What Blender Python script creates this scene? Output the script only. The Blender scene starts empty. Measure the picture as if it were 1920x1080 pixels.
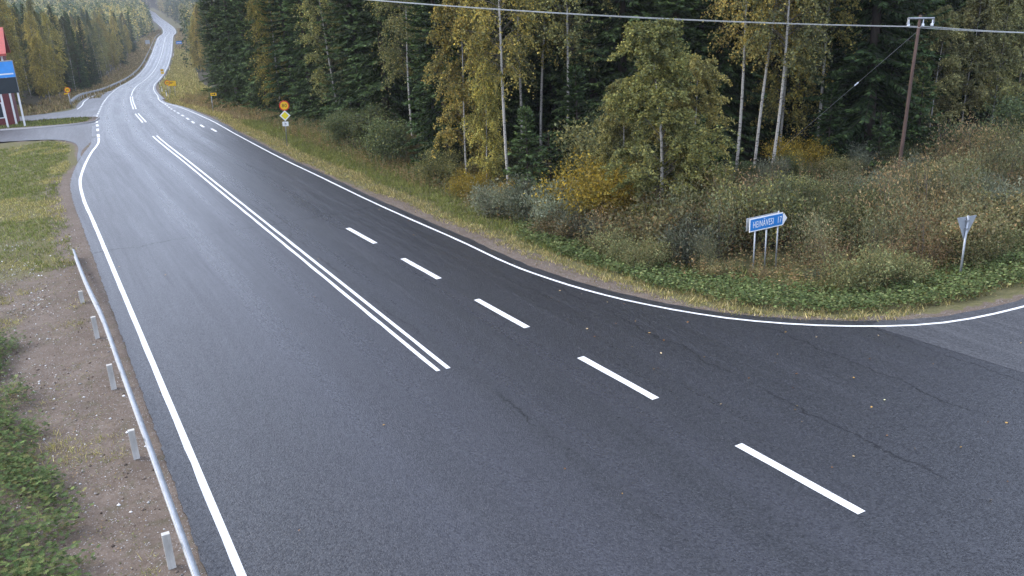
import bpy, math, random
import numpy as np
from mathutils import Vector, Matrix
from mathutils.geometry import delaunay_2d_cdt

scene = bpy.context.scene
COL = scene.collection
rad = math.radians

# ------------------------------------------------------------------ camera
CAM_H, F_PX, PITCH, ROLL = 9.0, 1720.0, rad(18.2), rad(-3.5)
_f = Vector((0, math.cos(PITCH), -math.sin(PITCH)))
_r0 = Vector((1, 0, 0)); _u0 = Vector((0, math.sin(PITCH), math.cos(PITCH)))
_r = _r0 * math.cos(ROLL) + _u0 * math.sin(ROLL)
_u = -_r0 * math.sin(ROLL) + _u0 * math.cos(ROLL)
cd = bpy.data.cameras.new('camera'); cam = bpy.data.objects.new('camera', cd); COL.objects.link(cam)
m = Matrix((_r, _u, -_f)).transposed().to_4x4(); m.translation = (0, 0, CAM_H)
cam.matrix_world = m
cd.sensor_width = 36; cd.lens = 36 * F_PX / 1920; cd.clip_start = .1; cd.clip_end = 6000
scene.camera = cam

# ------------------------------------------------------------------ sky, sun, exposure
SUN_EL, SUN_AZ = rad(37), rad(-76)          # azimuth from +Y, clockwise seen from above
w = bpy.data.worlds.new('World'); scene.world = w; w.use_nodes = True
nt = w.node_tree; nt.nodes.clear()
out = nt.nodes.new('ShaderNodeOutputWorld'); bg = nt.nodes.new('ShaderNodeBackground')
sky = nt.nodes.new('ShaderNodeTexSky'); sky.sky_type = 'NISHITA'; sky.sun_disc = False
sky.sun_elevation = SUN_EL; sky.sun_rotation = SUN_AZ; sky.air_density = 1.0; sky.dust_density = 3.0; sky.ozone_density = 1.0
mixs = nt.nodes.new('ShaderNodeMix'); mixs.data_type = 'RGBA'; mixs.inputs[0].default_value = .62
mixs.inputs[7].default_value = (7.5, 8.5, 11.0, 1)     # even cloud layer over the clear sky
nt.links.new(sky.outputs[0], mixs.inputs[6]); nt.links.new(mixs.outputs[2], bg.inputs[0])
bg.inputs[1].default_value = .15
nt.links.new(bg.outputs[0], out.inputs[0])
sl = bpy.data.lights.new('sun', 'SUN'); so = bpy.data.objects.new('sun', sl); COL.objects.link(so)
sl.energy = 1.35; sl.angle = rad(26); sl.color = (1, .975, .94)
sd = Vector((math.sin(SUN_AZ) * math.cos(SUN_EL), math.cos(SUN_AZ) * math.cos(SUN_EL), math.sin(SUN_EL)))
so.rotation_euler = sd.to_track_quat('Z', 'Y').to_euler(); so.location = (0, 0, 60)
vs = scene.view_settings
vs.view_transform = 'Standard'; vs.look = 'None'; vs.gamma = 1; vs.exposure = 1.03; vs.use_curve_mapping = False

# ------------------------------------------------------------------ helpers
rng = np.random.default_rng(7); random.seed(7)

def np_mesh(name, V, F, mat=None, col=None, smooth=False, uv=None):
    """V (n,3); F (m,3|4) or a list of such arrays; col (faces,3) per-face colour"""
    V = np.asarray(V, np.float32)
    Fs = F if isinstance(F, list) else [F]
    Fs = [np.asarray(f, np.int32) for f in Fs if len(f)]
    me = bpy.data.meshes.new(name)
    me.vertices.add(len(V)); me.vertices.foreach_set('co', V.ravel())
    loops = np.concatenate([f.ravel() for f in Fs]); sizes = np.concatenate([np.full(len(f), f.shape[1], np.int32) for f in Fs])
    starts = np.concatenate([[0], np.cumsum(sizes)[:-1]]).astype(np.int32)
    me.loops.add(len(loops)); me.loops.foreach_set('vertex_index', loops)
    me.polygons.add(len(sizes)); me.polygons.foreach_set('loop_start', starts); me.polygons.foreach_set('loop_total', sizes)
    if smooth: me.polygons.foreach_set('use_smooth', np.ones(len(sizes), bool))
    if col is not None:
        a = me.attributes.new('Col', 'FLOAT_COLOR', 'FACE')
        a.data.foreach_set('color', np.c_[col, np.ones(len(col))].astype(np.float32).ravel())
    if uv is not None:
        l = me.uv_layers.new(name='UVMap'); l.data.foreach_set('uv', np.asarray(uv, np.float32)[loops].ravel())
    me.update(calc_edges=True)
    if mat: me.materials.append(mat)
    return me

def link(name, me, parent=None, loc=(0, 0, 0), rot=(0, 0, 0)):
    o = bpy.data.objects.new(name, me); COL.objects.link(o)
    o.location = loc; o.rotation_euler = rot
    if parent: o.parent = parent
    return o

def tag(o, label=None, cat=None, group=None, kind=None):
    if label: o['label'] = label
    if cat: o['category'] = cat
    if group: o['group'] = group
    if kind: o['kind'] = kind
    return o

def thing(name, label, cat, loc, rotz=0, group=None):
    return tag(link(name, None, None, loc, (0, 0, rotz)), label, cat, group)

def copy_thing(root, loc, rot, scale, label, group=None):
    r = root.copy(); COL.objects.link(r); r.location = loc; r.rotation_euler = rot; r.scale = scale
    r['label'] = label
    if group: r['group'] = group
    elif 'group' in r: del r['group']
    for ch in root.children:
        c = ch.copy(); COL.objects.link(c); c.parent = r
        for g in ch.children:
            d = g.copy(); COL.objects.link(d); d.parent = c
    return r

class MB:
    """collects simple shapes into one mesh"""
    def __init__(s): s.v = []; s.f = []
    def add(s, V, F):
        o = len(s.v); s.v += [tuple(p) for p in V]; s.f += [tuple(i + o for i in f) for f in F]; return s
    def box(s, x0, x1, y0, y1, z0, z1):
        V = [(x, y, z) for z in (z0, z1) for y in (y0, y1) for x in (x0, x1)]
        return s.add(V, [(0, 2, 3, 1), (4, 5, 7, 6), (0, 1, 5, 4), (2, 6, 7, 3), (0, 4, 6, 2), (1, 3, 7, 5)])
    def tube(s, pts, r, n=8, caps=True):
        pts = [Vector(p) for p in pts]; rs = r if isinstance(r, (list, tuple, np.ndarray)) else [r] * len(pts)
        rings = []
        for i, p in enumerate(pts):
            t = (pts[min(i + 1, len(pts) - 1)] - pts[max(i - 1, 0)]).normalized()
            a = t.cross(Vector((0, 0, 1)) if abs(t.z) < .9 else Vector((1, 0, 0))).normalized(); b = t.cross(a)
            rings.append([p + (a * math.cos(k * 2 * math.pi / n) + b * math.sin(k * 2 * math.pi / n)) * rs[i] for k in range(n)])
        V = [q for g in rings for q in g]
        F = [(i * n + k, i * n + (k + 1) % n, (i + 1) * n + (k + 1) % n, (i + 1) * n + k) for i in range(len(pts) - 1) for k in range(n)]
        if caps: F += [tuple(range(n))[::-1], tuple((len(pts) - 1) * n + k for k in range(n))]
        return s.add(V, F)
    def prism(s, poly, y0, y1):
        """polygon in x,z extruded along y"""
        n = len(poly)
        V = [(x, y0, z) for x, z in poly] + [(x, y1, z) for x, z in poly]
        return s.add(V, [tuple(range(n)), tuple(range(2 * n - 1, n - 1, -1))] + [(i, i + n, (i + 1) % n + n, (i + 1) % n) for i in range(n)])
    def mesh(s, name, mat, smooth=False, bevel=0):
        me = bpy.data.meshes.new(name); me.from_pydata(s.v, [], s.f); me.update()
        if smooth: me.polygons.foreach_set('use_smooth', np.ones(len(me.polygons), bool))
        if mat: me.materials.append(mat)
        return me
    def obj(s, name, mat, parent=None, smooth=False, **k): return link(name, s.mesh(name, mat, smooth), parent, **k)

# ------------------------------------------------------------------ materials
class NB:
    def __init__(s, name):
        s.m = bpy.data.materials.new(name); s.m.use_nodes = True; s.t = s.m.node_tree; s.t.nodes.clear()
        s.out = s.t.nodes.new('ShaderNodeOutputMaterial')
    def n(s, typ, **kw):
        nd = s.t.nodes.new('ShaderNode' + typ)
        for k, v in kw.items():
            if k.startswith('i_'): nd.inputs[k[2:].replace('_', ' ')].default_value = v
            else: setattr(nd, k, v)
        return nd
    def l(s, a, b): s.t.links.new(a, b); return s
    def put(s, sock, v):
        if hasattr(v, 'is_output'): s.t.links.new(v, sock)
        else: sock.default_value = v
    def math(s, op, a, b=0.0, clamp=False):
        nd = s.n('Math', operation=op, use_clamp=clamp); s.put(nd.inputs[0], a); s.put(nd.inputs[1], b); return nd.outputs[0]
    def mix(s, f, a, b, mode='MIX'):
        nd = s.n('Mix', data_type='RGBA', blend_type=mode); s.put(nd.inputs[0], f)
        s.put(nd.inputs[6], a if hasattr(a, 'is_output') else (*a, 1)); s.put(nd.inputs[7], b if hasattr(b, 'is_output') else (*b, 1)); return nd.outputs[2]
    def noise(s, vec, scale, detail=4, rough=.55):
        nd = s.n('TexNoise'); nd.inputs['Scale'].default_value = scale; nd.inputs['Detail'].default_value = detail; nd.inputs['Roughness'].default_value = rough
        if vec is not None: s.l(vec, nd.inputs['Vector'])
        return nd.outputs[0]
    def ramp(s, v, a, b, lo=0., hi=1.):
        nd = s.n('MapRange', clamp=True); s.put(nd.inputs[0], v)
        for i, x in zip((1, 2, 3, 4), (a, b, lo, hi)): nd.inputs[i].default_value = x
        return nd.outputs[0]
    def scaled(s, vec, sc, rot=(0, 0, 0)):
        nd = s.n('Mapping'); nd.inputs['Scale'].default_value = sc; nd.inputs['Rotation'].default_value = rot; s.l(vec, nd.inputs[0]); return nd.outputs[0]
    def pbr(s, col, rough=.6, metal=0., spec=.5, bump=None, bs=.3, bd=.02):
        p = s.n('BsdfPrincipled'); s.put(p.inputs['Base Color'], col if hasattr(col, 'is_output') else (*col, 1)); s.put(p.inputs['Roughness'], rough)
        s.put(p.inputs['Metallic'], metal); s.put(p.inputs['Specular IOR Level'], spec)
        if bump is not None:
            b = s.n('Bump'); b.inputs['Strength'].default_value = bs; b.inputs['Distance'].default_value = bd; s.l(bump, b.inputs['Height']); s.l(b.outputs[0], p.inputs['Normal'])
        s.l(p.outputs[0], s.out.inputs[0]); return s.m

def mat_leaf(name, transl=.35, var=.35, gloss=.0):
    b = NB(name); at = b.n('Attribute', attribute_name='Col'); oi = b.n('ObjectInfo')
    v = b.ramp(oi.outputs['Random'], 0, 1, 1 - var, 1 + var)
    hs = b.n('HueSaturation'); b.l(at.outputs['Color'], hs.inputs['Color'])
    b.l(v, hs.inputs['Value'])
    r2 = b.math('FRACT', b.math('MULTIPLY', oi.outputs['Random'], 17.3)); b.l(b.ramp(r2, 0, 1, .488, .512), hs.inputs['Hue'])
    c = hs.outputs[0]
    d = b.n('BsdfPrincipled'); b.l(c, d.inputs['Base Color']); d.inputs['Roughness'].default_value = .7; d.inputs['Specular IOR Level'].default_value = .1 + gloss
    t = b.n('BsdfTranslucent'); b.l(b.mix(.5, c, (1., .95, .4), 'MULTIPLY'), t.inputs['Color'])
    mx = b.n('MixShader'); mx.inputs[0].default_value = transl; b.l(d.outputs[0], mx.inputs[1]); b.l(t.outputs[0], mx.inputs[2])
    b.l(mx.outputs[0], b.out.inputs[0]); return b.m

def mat_plain(name, col, rough=.5, metal=0., nscale=30., var=.12, spec=.5, bump=0.):
    b = NB(name); tc = b.n('TexCoord'); n = b.noise(tc.outputs['Object'], nscale, 5)
    c = b.mix(b.ramp(n, .3, .7), tuple(x * (1 - var) for x in col), tuple(min(1, x * (1 + var)) for x in col))
    return b.pbr(c, b.ramp(n, .3, .7, max(.05, rough - .08), min(1, rough + .08)), metal, spec, n if bump else None, bump, .01)

def mat_asphalt(name, c0, c1, tracks=True, rbase=.37):
    b = NB(name); uvn = b.n('UVMap', uv_map='UVMap'); uv = uvn.outputs[0]
    geo = b.n('NewGeometry'); pos = geo.outputs['Position']
    big = b.noise(b.scaled(uv, (.35, .035, 1)), 1.0, 5, .6)           # long streaks along the driving direction
    mid = b.noise(pos, .8, 6, .6); fine = b.noise(pos, 42, 4, .75); grain = b.noise(pos, 13, 4, .7); fiber = b.noise(b.scaled(uv, (4.5, .12, 1)), 1.0, 5, .65)
    vor = b.n('TexVoronoi', feature='F1'); vor.inputs['Scale'].default_value = 27; b.l(pos, vor.inputs['Vector'])
    stone = b.ramp(vor.outputs['Distance'], .12, .5, 1, 0)
    sep = b.n('SeparateXYZ'); b.l(uv, sep.inputs[0]); d = sep.outputs[0]
    base = b.mix(b.ramp(big, .32, .68), c0, c1)
    base = b.mix(b.ramp(mid, .35, .75, 0, .35), base, tuple(x * .62 for x in c0))
    vc = b.n('SeparateColor'); b.l(vor.outputs['Color'], vc.inputs[0])
    base = b.mix(b.math('MULTIPLY', b.ramp(vc.outputs[0], .55, 1.0, 0, .55), stone), base, (.17, .17, .175))
    base = b.mix(b.ramp(fine, .38, .62, .6, 0), base, (.006, .006, .008))
    base = b.mix(b.ramp(grain, .38, .68, .45, 0), base, (.006, .006, .008))
    base = b.mix(b.ramp(fiber, .48, .72, 0, .3), base, tuple(x * 1.5 for x in c1))
    base = b.mix(b.ramp(fiber, .5, .3, 0, .3), base, tuple(x * .6 for x in c0))
    rough = b.ramp(big, .3, .7, rbase + .05, rbase - .06); ck = None
    rough = b.math('ADD', rough, b.math('MULTIPLY', b.math('SUBTRACT', b.math('ADD', grain, fiber), 1.0), .28))
    if tracks:
        # tyre tracks: two polished bands in each lane
        old = b.math('MULTIPLY', b.ramp(b.math('ADD', d, b.math('MULTIPLY', big, .5)), .2, .6, 1, 0), b.ramp(d, -5.2, -3.4, 0, 1))     # the left lane is the older, paler wearing course
        base = b.mix(b.math('MULTIPLY', old, .5), base, tuple(x * 1.5 for x in c1))
        tr = None
        for x0 in (-2.75, -1.05, .95, 2.6):
            g = b.math('ABSOLUTE', b.math('SUBTRACT', b.math('ADD', d, b.math('MULTIPLY', b.math('SUBTRACT', big, .5), .5)), x0))
            g = b.ramp(g, .1, .55, 1, 0); tr = g if tr is None else b.math('MAXIMUM', tr, g)
        base = b.mix(b.math('MULTIPLY', tr, .4), base, tuple(min(1, x * 1.6) for x in c1))
        rough = b.math('SUBTRACT', rough, b.math('MULTIPLY', tr, .09))
        # sealed joints and hairline cracks across and along
        wob = b.noise(b.scaled(pos, (.5, .5, 1)), 1.2, 6, .7)
        s_ = sep.outputs[1]
        for s0, k in ((18.7, 1.), (44.5, .8), (63.2, .5), (90.0, .8)):
            g = b.math('ABSOLUTE', b.math('SUBTRACT', b.math('ADD', s_, b.math('MULTIPLY', b.math('SUBTRACT', wob, .5), 1.6)), s0 ))
            g = b.math('MULTIPLY', b.ramp(g, .014, .07, 1, 0), k); ck = g if ck is None else b.math('MAXIMUM', ck, g)
        for d0 in (.45, 5.6, 8.3, 10.4):
            g = b.math('ABSOLUTE', b.math('SUBTRACT', b.math('ADD', d, b.math('MULTIPLY', b.math('SUBTRACT', wob, .5), 1.1)), d0))
            g = b.math('MULTIPLY', b.ramp(g, .010, .045, .85, 0), b.ramp(b.noise(pos, .25, 3), .46, .52)); ck = b.math('MAXIMUM', ck, g)
        base = b.mix(b.math('MULTIPLY', ck, .6), base, (.006, .006, .007))
    h = b.math('ADD', b.math('MULTIPLY', stone, .6), b.math('ADD', b.math('MULTIPLY', fine, .8), b.math('MULTIPLY', grain, .5)))
    spec = b.math('MULTIPLY', b.ramp(vc.outputs[1], .1, .9, .40, .84), b.ramp(grain, .35, .65, .82, 1.12)); spec = spec if ck is None else b.math('MULTIPLY', spec, b.math('SUBTRACT', 1.0, b.math('MULTIPLY', ck, .65))); return b.pbr(base, rough, 0, spec, h, .6, .016)

def mat_ground():
    b = NB('verge_soil'); at = b.n('Attribute', attribute_name='zone'); sc = b.n('SeparateColor'); b.l(at.outputs['Color'], sc.inputs[0])
    gravel, grass, forest = sc.outputs[0], sc.outputs[1], sc.outputs[2]
    pos = b.n('NewGeometry').outputs['Position']
    n1 = b.noise(pos, .9, 6, .65); n2 = b.noise(pos, 7, 5, .65); n3 = b.noise(pos, 45, 3, .6)
    vor = b.n('TexVoronoi'); vor.inputs['Scale'].default_value = 22; b.l(pos, vor.inputs['Vector'])
    vc = b.n('SeparateColor'); b.l(vor.outputs['Color'], vc.inputs[0])
    stone = b.math('MULTIPLY', b.ramp(vor.outputs['Distance'], .2, .45, 1, 0), b.ramp(vc.outputs[0], .55, .95))
    g = b.mix(b.ramp(n1, .35, .7), (.095, .07, .053), (.155, .12, .094)); g = b.mix(b.ramp(n2, .42, .62, 0, .8), g, (.085, .062, .046)); g = b.mix(b.ramp(b.noise(pos, 2.6, 5, .7), .52, .66, 0, .5), g, (.062, .058, .026)); g = b.mix(b.ramp(n3, .55, .72, 0, .6), g, (.25, .235, .21))
    g = b.mix(b.math('MULTIPLY', stone, b.ramp(n2, .35, .6)), g, (.42, .40, .38))
    gr = b.mix(b.ramp(n2, .3, .7), (.09, .092, .035), (.16, .14, .06)); gr = b.mix(b.ramp(n3, .3, .7, 0, .6), gr, (.04, .032, .018))
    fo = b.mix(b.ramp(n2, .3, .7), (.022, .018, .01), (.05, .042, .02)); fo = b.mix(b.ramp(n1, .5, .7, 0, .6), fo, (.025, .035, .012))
    br = b.ramp(b.math('ADD', grass, b.math('MULTIPLY', b.math('SUBTRACT', n2, .5), 1.1)), .4, .6)
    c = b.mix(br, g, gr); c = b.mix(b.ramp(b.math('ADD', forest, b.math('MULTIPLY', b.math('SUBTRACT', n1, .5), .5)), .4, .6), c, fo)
    h = b.math('ADD', b.math('MULTIPLY', n2, .5), b.math('ADD', b.math('MULTIPLY', stone, .5), b.math('MULTIPLY', n3, .3)))
    return b.pbr(c, .95, 0, .2, h, .7, .05)

def mat_paint(name, col=(.66, .66, .645), wear=.62):
    b = NB(name); pos = b.n('NewGeometry').outputs['Position']
    n = b.noise(pos, 28, 5, .75); n2 = b.noise(pos, 2.2, 4, .6)
    f = b.math('ADD', b.math('MULTIPLY', n, .85), b.math('MULTIPLY', n2, .35))
    c = b.mix(b.ramp(f, .60 + .1 * (1 - wear), .74 + .1 * (1 - wear), 0, .85), col, (.16, .16, .165))
    return b.pbr(c, .55, 0, .45, n, .2, .004)

def mat_birch():
    b = NB('birch_bark'); pos = b.n('TexCoord').outputs['Object']
    n = b.noise(b.scaled(pos, (5, 5, 22)), 1., 4, .7); n2 = b.noise(pos, .9, 3, .6)
    sep = b.n('SeparateXYZ'); b.l(pos, sep.inputs[0])
    low = b.ramp(sep.outputs[2], .0, 2.2, .16, 0.)
    c = b.mix(b.ramp(b.math('ADD', b.math('ADD', n, low), b.math('MULTIPLY', b.math('SUBTRACT', n2, .5), .4)), .52, .66), (.40, .375, .325), (.04, .034, .028))
    return b.pbr(c, .75, 0, .3, n, .4, .02)

def mat_bark(name, c0, c1):
    b = NB(name); pos = b.n('TexCoord').outputs['Object']; n = b.noise(b.scaled(pos, (9, 9, 2)), 1., 5, .7)
    return b.pbr(b.mix(b.ramp(n, .3, .7), c0, c1), .9, 0, .2, n, .6, .03)

def mat_metal(name, col=(.55, .57, .58), rough=.42):
    b = NB(name); pos = b.n('NewGeometry').outputs['Position']; n = b.noise(pos, 3, 6, .7); n2 = b.noise(pos, 40, 3)
    c = b.mix(b.ramp(n, .35, .7), col, tuple(x * .72 for x in col)); c = b.mix(b.ramp(n, .62, .8, 0, .5), c, (.2, .17, .14))
    return b.pbr(c, b.ramp(n2, .3, .7, rough - .08, rough + .12), .75, .5)

M = dict(
    asphalt=mat_asphalt('road_asphalt', (.0075, .0075, .0105), (.0155, .0155, .020)),
    asphalt2=mat_asphalt('old_asphalt', (.04, .04, .044), (.06, .06, .063), False, .55),
    asphalt3=mat_asphalt('yard_asphalt', (.045, .045, .05), (.07, .07, .075), False, .5),
    ground=mat_ground(), paint=mat_paint('road_paint'), worn=mat_paint('worn_paint', (.7, .7, .68), 1.),
    leaf=mat_leaf('leaf', .38), needle=mat_leaf('needle', .12, .28), herb=mat_leaf('herb', .3, .1), grass=mat_leaf('grass_blade', .3, .0),
    stone=mat_leaf('gravel_stone', .0, .0),
    birch=mat_birch(), bark=mat_bark('spruce_bark', (.035, .028, .022), (.075, .06, .048)), shrubbark=mat_bark('shrub_bark', (.06, .05, .04), (.13, .115, .095)),
    pole=mat_bark('creosote_wood', (.075, .05, .04), (.15, .10, .08)), postwood=mat_bark('grey_post', (.36, .35, .32), (.54, .52, .48)),
    galv=mat_metal('galvanised', (.40, .42, .44), .5), dgalv=mat_metal('dull_galvanised', (.36, .37, .38), .55), wire=mat_plain('aluminium_wire', (.55, .55, .52), .4, .6),
    ins=mat_plain('glass_insulator', (.75, .78, .8), .2, 0., 10, .05), 
    blue=mat_plain('sign_blue', (.02, .19, .52), .38, 0, 6, .1), white=mat_plain('sign_white', (.8, .8, .78), .4, 0, 6, .05),
    yellow=mat_plain('sign_yellow', (.85, .5, .01), .4, 0, 6, .06), lemon=mat_plain('sign_lemon', (.88, .72, .02), .4, 0, 6, .05), red=mat_plain('sign_red', (.62, .03, .02), .4, 0, 6, .06),
    black=mat_plain('sign_black', (.015, .015, .015), .5), backg=mat_plain('sign_back', (.33, .35, .37), .5, .3, 4, .08),
    redwall=mat_plain('red_boarding', (.14, .03, .03), .8, 0, 5, .2), redroof=mat_plain('red_roof_sheet', (.38, .06, .04), .5, 0, 3, .15),
    glassd=mat_plain('dark_glass', (.03, .04, .05), .08, 0, 2, .1), trim=mat_plain('white_trim', (.72, .72, .7), .6), pylblue=mat_plain('pylon_blue', (.05, .30, .75), .35, 0, 3, .08),
    concrete=mat_plain('kerb_concrete', (.3, .29, .28), .9, 0, 14, .2),
)

# ------------------------------------------------------------------ the road line and the lie of the land
DIRV = np.array([-.4503, .8929]); P0 = np.array([-25.7, 68.5])
ctrl = [(-25.7, 68.5, 0), (-31.1, 81, -.40), (-36.7, 94.1, -1.05), (-42.2, 107.8, -1.85), (-51.4, 130.9, -3.15), (-61, 155.7, -4.5), (-70.2, 180.3, -5.85),
        (-80.2, 208.6, -7.2), (-93.1, 247.9, -9), (-106.2, 288.9, -10.3), (-120.5, 334.6, -10.7), (-133.1, 375.8, -9.5), (-159, 456, -7.8), (-187.2, 542.3, -7.0),
        (-213.3, 626.3, -6.9), (-231.7, 679.4, -5.75), (-268.7, 775, -3.), (-311, 881.4, .4), (-348.4, 977.3, 3.8), (-397.2, 1094.3, 7.7)]
pre = [(*(P0 - DIRV * t), 0.) for t in (140, 110, 80, 50, 30, 15)]
K = np.array(pre + ctrl)
def catmull(K, step):
    o = []
    for i in range(len(K) - 1):
        a, b = K[i], K[i + 1]; p = K[i - 1] if i else 2 * a - b; q = K[i + 2] if i + 2 < len(K) else 2 * b - a
        L = np.linalg.norm(b - a); n = max(2, int(L / step)); d1, d0, d2 = L, max(1e-6, np.linalg.norm(a - p)), np.linalg.norm(q - b)
        m1 = ((b - a) / d1 - (b - p) / (d0 + d1) + (a - p) / d0) * d1; m2 = ((b - a) / d1 - (q - a) / (d1 + d2) + (q - b) / d2) * d1
        for t in np.arange(n) / n:
            o.append((2*t**3 - 3*t**2 + 1) * a + (t**3 - 2*t**2 + t) * m1 + (-2*t**3 + 3*t**2) * b + (t**3 - t**2) * m2)
    o.append(K[-1]); return np.array(o)
PATH = catmull(K, 2.5)
PT = np.gradient(PATH[:, :2], axis=0); PT /= np.linalg.norm(PT, axis=1)[:, None]
PN = np.c_[PT[:, 1], -PT[:, 0]]                       # to the right
PS = np.concatenate([[0], np.cumsum(np.linalg.norm(np.diff(PATH[:, :2], axis=0), axis=1))])
i0 = np.argmin(np.linalg.norm(PATH[:, :2] - P0, axis=1)); PS = PS - PS[i0] + 53.0     # station 0 lies beside the end of the double line

def sd(xy):
    """station, lateral offset (right positive) and road height for points (n,2)"""
    xy = np.atleast_2d(np.asarray(xy, float)); S = np.empty(len(xy)); D = np.empty(len(xy)); Z = np.empty(len(xy))
    A, B = PATH[:-1, :2], PATH[1:, :2]; AB = B - A; L2 = (AB ** 2).sum(1)
    for c in range(0, len(xy), 20000):
        p = xy[c:c + 20000]
        j = np.argmin(((p[:, None, :] - PATH[None, ::3, :2]) ** 2).sum(2), axis=1) * 3
        best = np.full(len(p), 1e18)
        s_, d_, z_ = S[c:c + 20000], D[c:c + 20000], Z[c:c + 20000]
        for o in range(-4, 4):
            k = np.clip(j + o, 0, len(A) - 1); r = p - A[k]
            t = np.clip((r * AB[k]).sum(1) / L2[k], 0, 1); q = r - AB[k] * t[:, None]; dd = (q ** 2).sum(1)
            u = dd < best; best[u] = dd[u]
            s_[u] = (PS[k] + t * (PS[k + 1] - PS[k]))[u]
            cr = AB[k][:, 0] * r[:, 1] - AB[k][:, 1] * r[:, 0]
            d_[u] = (np.sqrt(dd) * np.where(cr > 0, -1, 1))[u]
            z_[u] = (PATH[k, 2] + t * (PATH[k + 1, 2] - PATH[k, 2]))[u]
    return S, D, Z

def frm(s, d):
    """point at station s, lateral offset d"""
    s = np.asarray(s, float); x = np.interp(s, PS, PATH[:, 0]); y = np.interp(s, PS, PATH[:, 1])
    nx = np.interp(s, PS, PN[:, 0]); ny = np.interp(s, PS, PN[:, 1]); return np.stack([x + nx * d, y + ny * d], -1)

def resample(P, step):
    P = np.asarray(P, float); P = catmull(P, step) if len(P) > 2 else P
    L = np.concatenate([[0], np.cumsum(np.linalg.norm(np.diff(P, axis=0), axis=1))]); n = max(2, int(L[-1] / step) + 1)
    t = np.linspace(0, L[-1], n); return np.stack([np.interp(t, L, P[:, i]) for i in range(P.shape[1])], -1)
def offset_line(P, d):
    T = np.gradient(P, axis=0); T /= np.linalg.norm(T, axis=1)[:, None]; return P + np.c_[T[:, 1], -T[:, 0]] * d

# painted edge lines (plan, metres)
S_END = 120.0
left_near = np.array([frm(s, -6.28) for s in (-60, -30, -8, 0, 12, 24, 32)] + [(-23.9, 51.4), (-25.6, 55.9), (-27.5, 61.5)])
left_line = resample(np.vstack([left_near, [(-29.1, 66.6)], frm(56., -3.75)[None]]), .8)
right_line = resample(np.array([(34, 37), (26, 30.6), (19, 25.9), (13.7, 23.05), (11.9, 22.4), (10.6, 22.2), (9.4, 22.3), (6.3, 23.3), (3.7, 25.2), (.7, 28.8), (-1.9, 33.5), (-6.1, 41.1),
              (-9.7, 48), (-12.7, 53.7), (-16.1, 60.4), (-19.6, 67.4), (-23.8, 76.6), (-28.2, 86.3), (-37, 106), (-42.5, 117.7), (-46.6, 128)]), .8)
right_far = resample(np.vstack([[(-42.5, 117.7), (-46.6, 128)], frm(np.array([130, 145, 160.]), 3.7)]), .8)[6:]

# asphalt outlines
jit = lambda P, a: P + rng.normal(0, a, P.shape)
edgeL = jit(offset_line(resample(left_line, .14), -.5), .016)
edgeR = jit(offset_line(resample(right_line, .4), .42), .022)
far_s0 = sd([(-46.6, 128)])[0][0]
cap = frm(np.array([far_s0]), 4.15); capl = frm(np.array([far_s0]), -4.2)
leftmid = jit(frm(np.arange(57.5, far_s0 - 1, 1.0), -4.2), .02)
south = np.array([(46, 33), (34, 24), (27, 15.5), (23, 6), (22, -8), *frm(np.array([-60.]), 9.)])
polyA = np.vstack([edgeL, leftmid, capl, cap, edgeR[::-1][1:], south])
far_s = np.arange(far_s0, PS[-1], 3.0)
polyF = np.vstack([frm(far_s, -4.2), frm(far_s, 4.15)[::-1]])
side_poly = np.vstack([edgeR[:int(np.argmin(np.linalg.norm(edgeR - [9.3, 22.7], axis=1)))], [(9.3, 22.4), (11.5, 18.9), (14.6, 13.4), (19.5, 7), (24, 4), (27.2, 15.3), (34, 23.8), (45.5, 32.8)]])
yard_poly = np.vstack([resample(np.array([(-27.0, 58.2), (-28.2, 61), (-29.6, 64.4), (-31.5, 67.9), (-34.5, 71), (-39, 72.2), (-48, 73.6), (-62, 75)]), .8),
                       [(-90, 80), (-92, 108)], resample(np.array([(-70, 106), (-58, 109.5), (-53.6, 113.5), (-54.4, 119.5), (-57.2, 126.4), (-63.6, 142), (-68.7, 155.3), (-73.2, 168.3), (-76.7, 181.3), (-78, 188)]), 1.2), frm(np.array([182., 150, 120, 90, 70, 57]), -3.9)])
island = resample(np.array([(-52, 96.6), (-44.7, 95.0), (-41.3, 93.9), (-39.9, 92.4), (-38.3, 88.4), (-37.5, 86.0), (-38.2, 84.3), (-40.3, 83.9), (-46, 84.6), (-52, 85.6)]), .8)

def inside(P, poly):
    x, y = P[:, 0], P[:, 1]; r = np.zeros(len(P), bool); a = poly; b = np.roll(poly, -1, 0)
    for (x0, y0), (x1, y1) in zip(a, b):
        if y0 == y1: continue
        c = ((y0 > y) != (y1 > y)) & (x < (x1 - x0) * (y - y0) / (y1 - y0) + x0); r ^= c
    return r
def pdist(P, poly):
    a = poly; b = np.roll(poly, -1, 0); best = np.full(len(P), 1e9)
    for p, q in zip(a, b):
        e = q - p; L = (e ** 2).sum()
        if L < 1e-9: continue
        t = np.clip(((P - p) @ e) / L, 0, 1); v = P - p - t[:, None] * e; best = np.minimum(best, (v ** 2).sum(1))
    best = np.sqrt(best); return np.where(inside(P, poly), -best, best)
def coarse(poly, k=2): return poly[::k]
A_c = np.vstack([edgeL[::8], leftmid[::3], capl, cap, edgeR[::-1][1::3], south])

def edge_dist(P, S, D):
    e = np.full(len(P), 1e9)
    near = S < far_s0 + 30
    if near.any():
        q = P[near]; e[near] = np.minimum(pdist(q, A_c), pdist(q, yard_poly[::2]))
        isl = pdist(q, island); en = e[near]; en = np.where(isl < 0, np.maximum(.05, -isl), en); e[near] = en
    fs = S > far_s0 - 1
    e[fs] = np.minimum(e[fs], np.abs(D[fs]) - 4.15); return e

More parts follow.
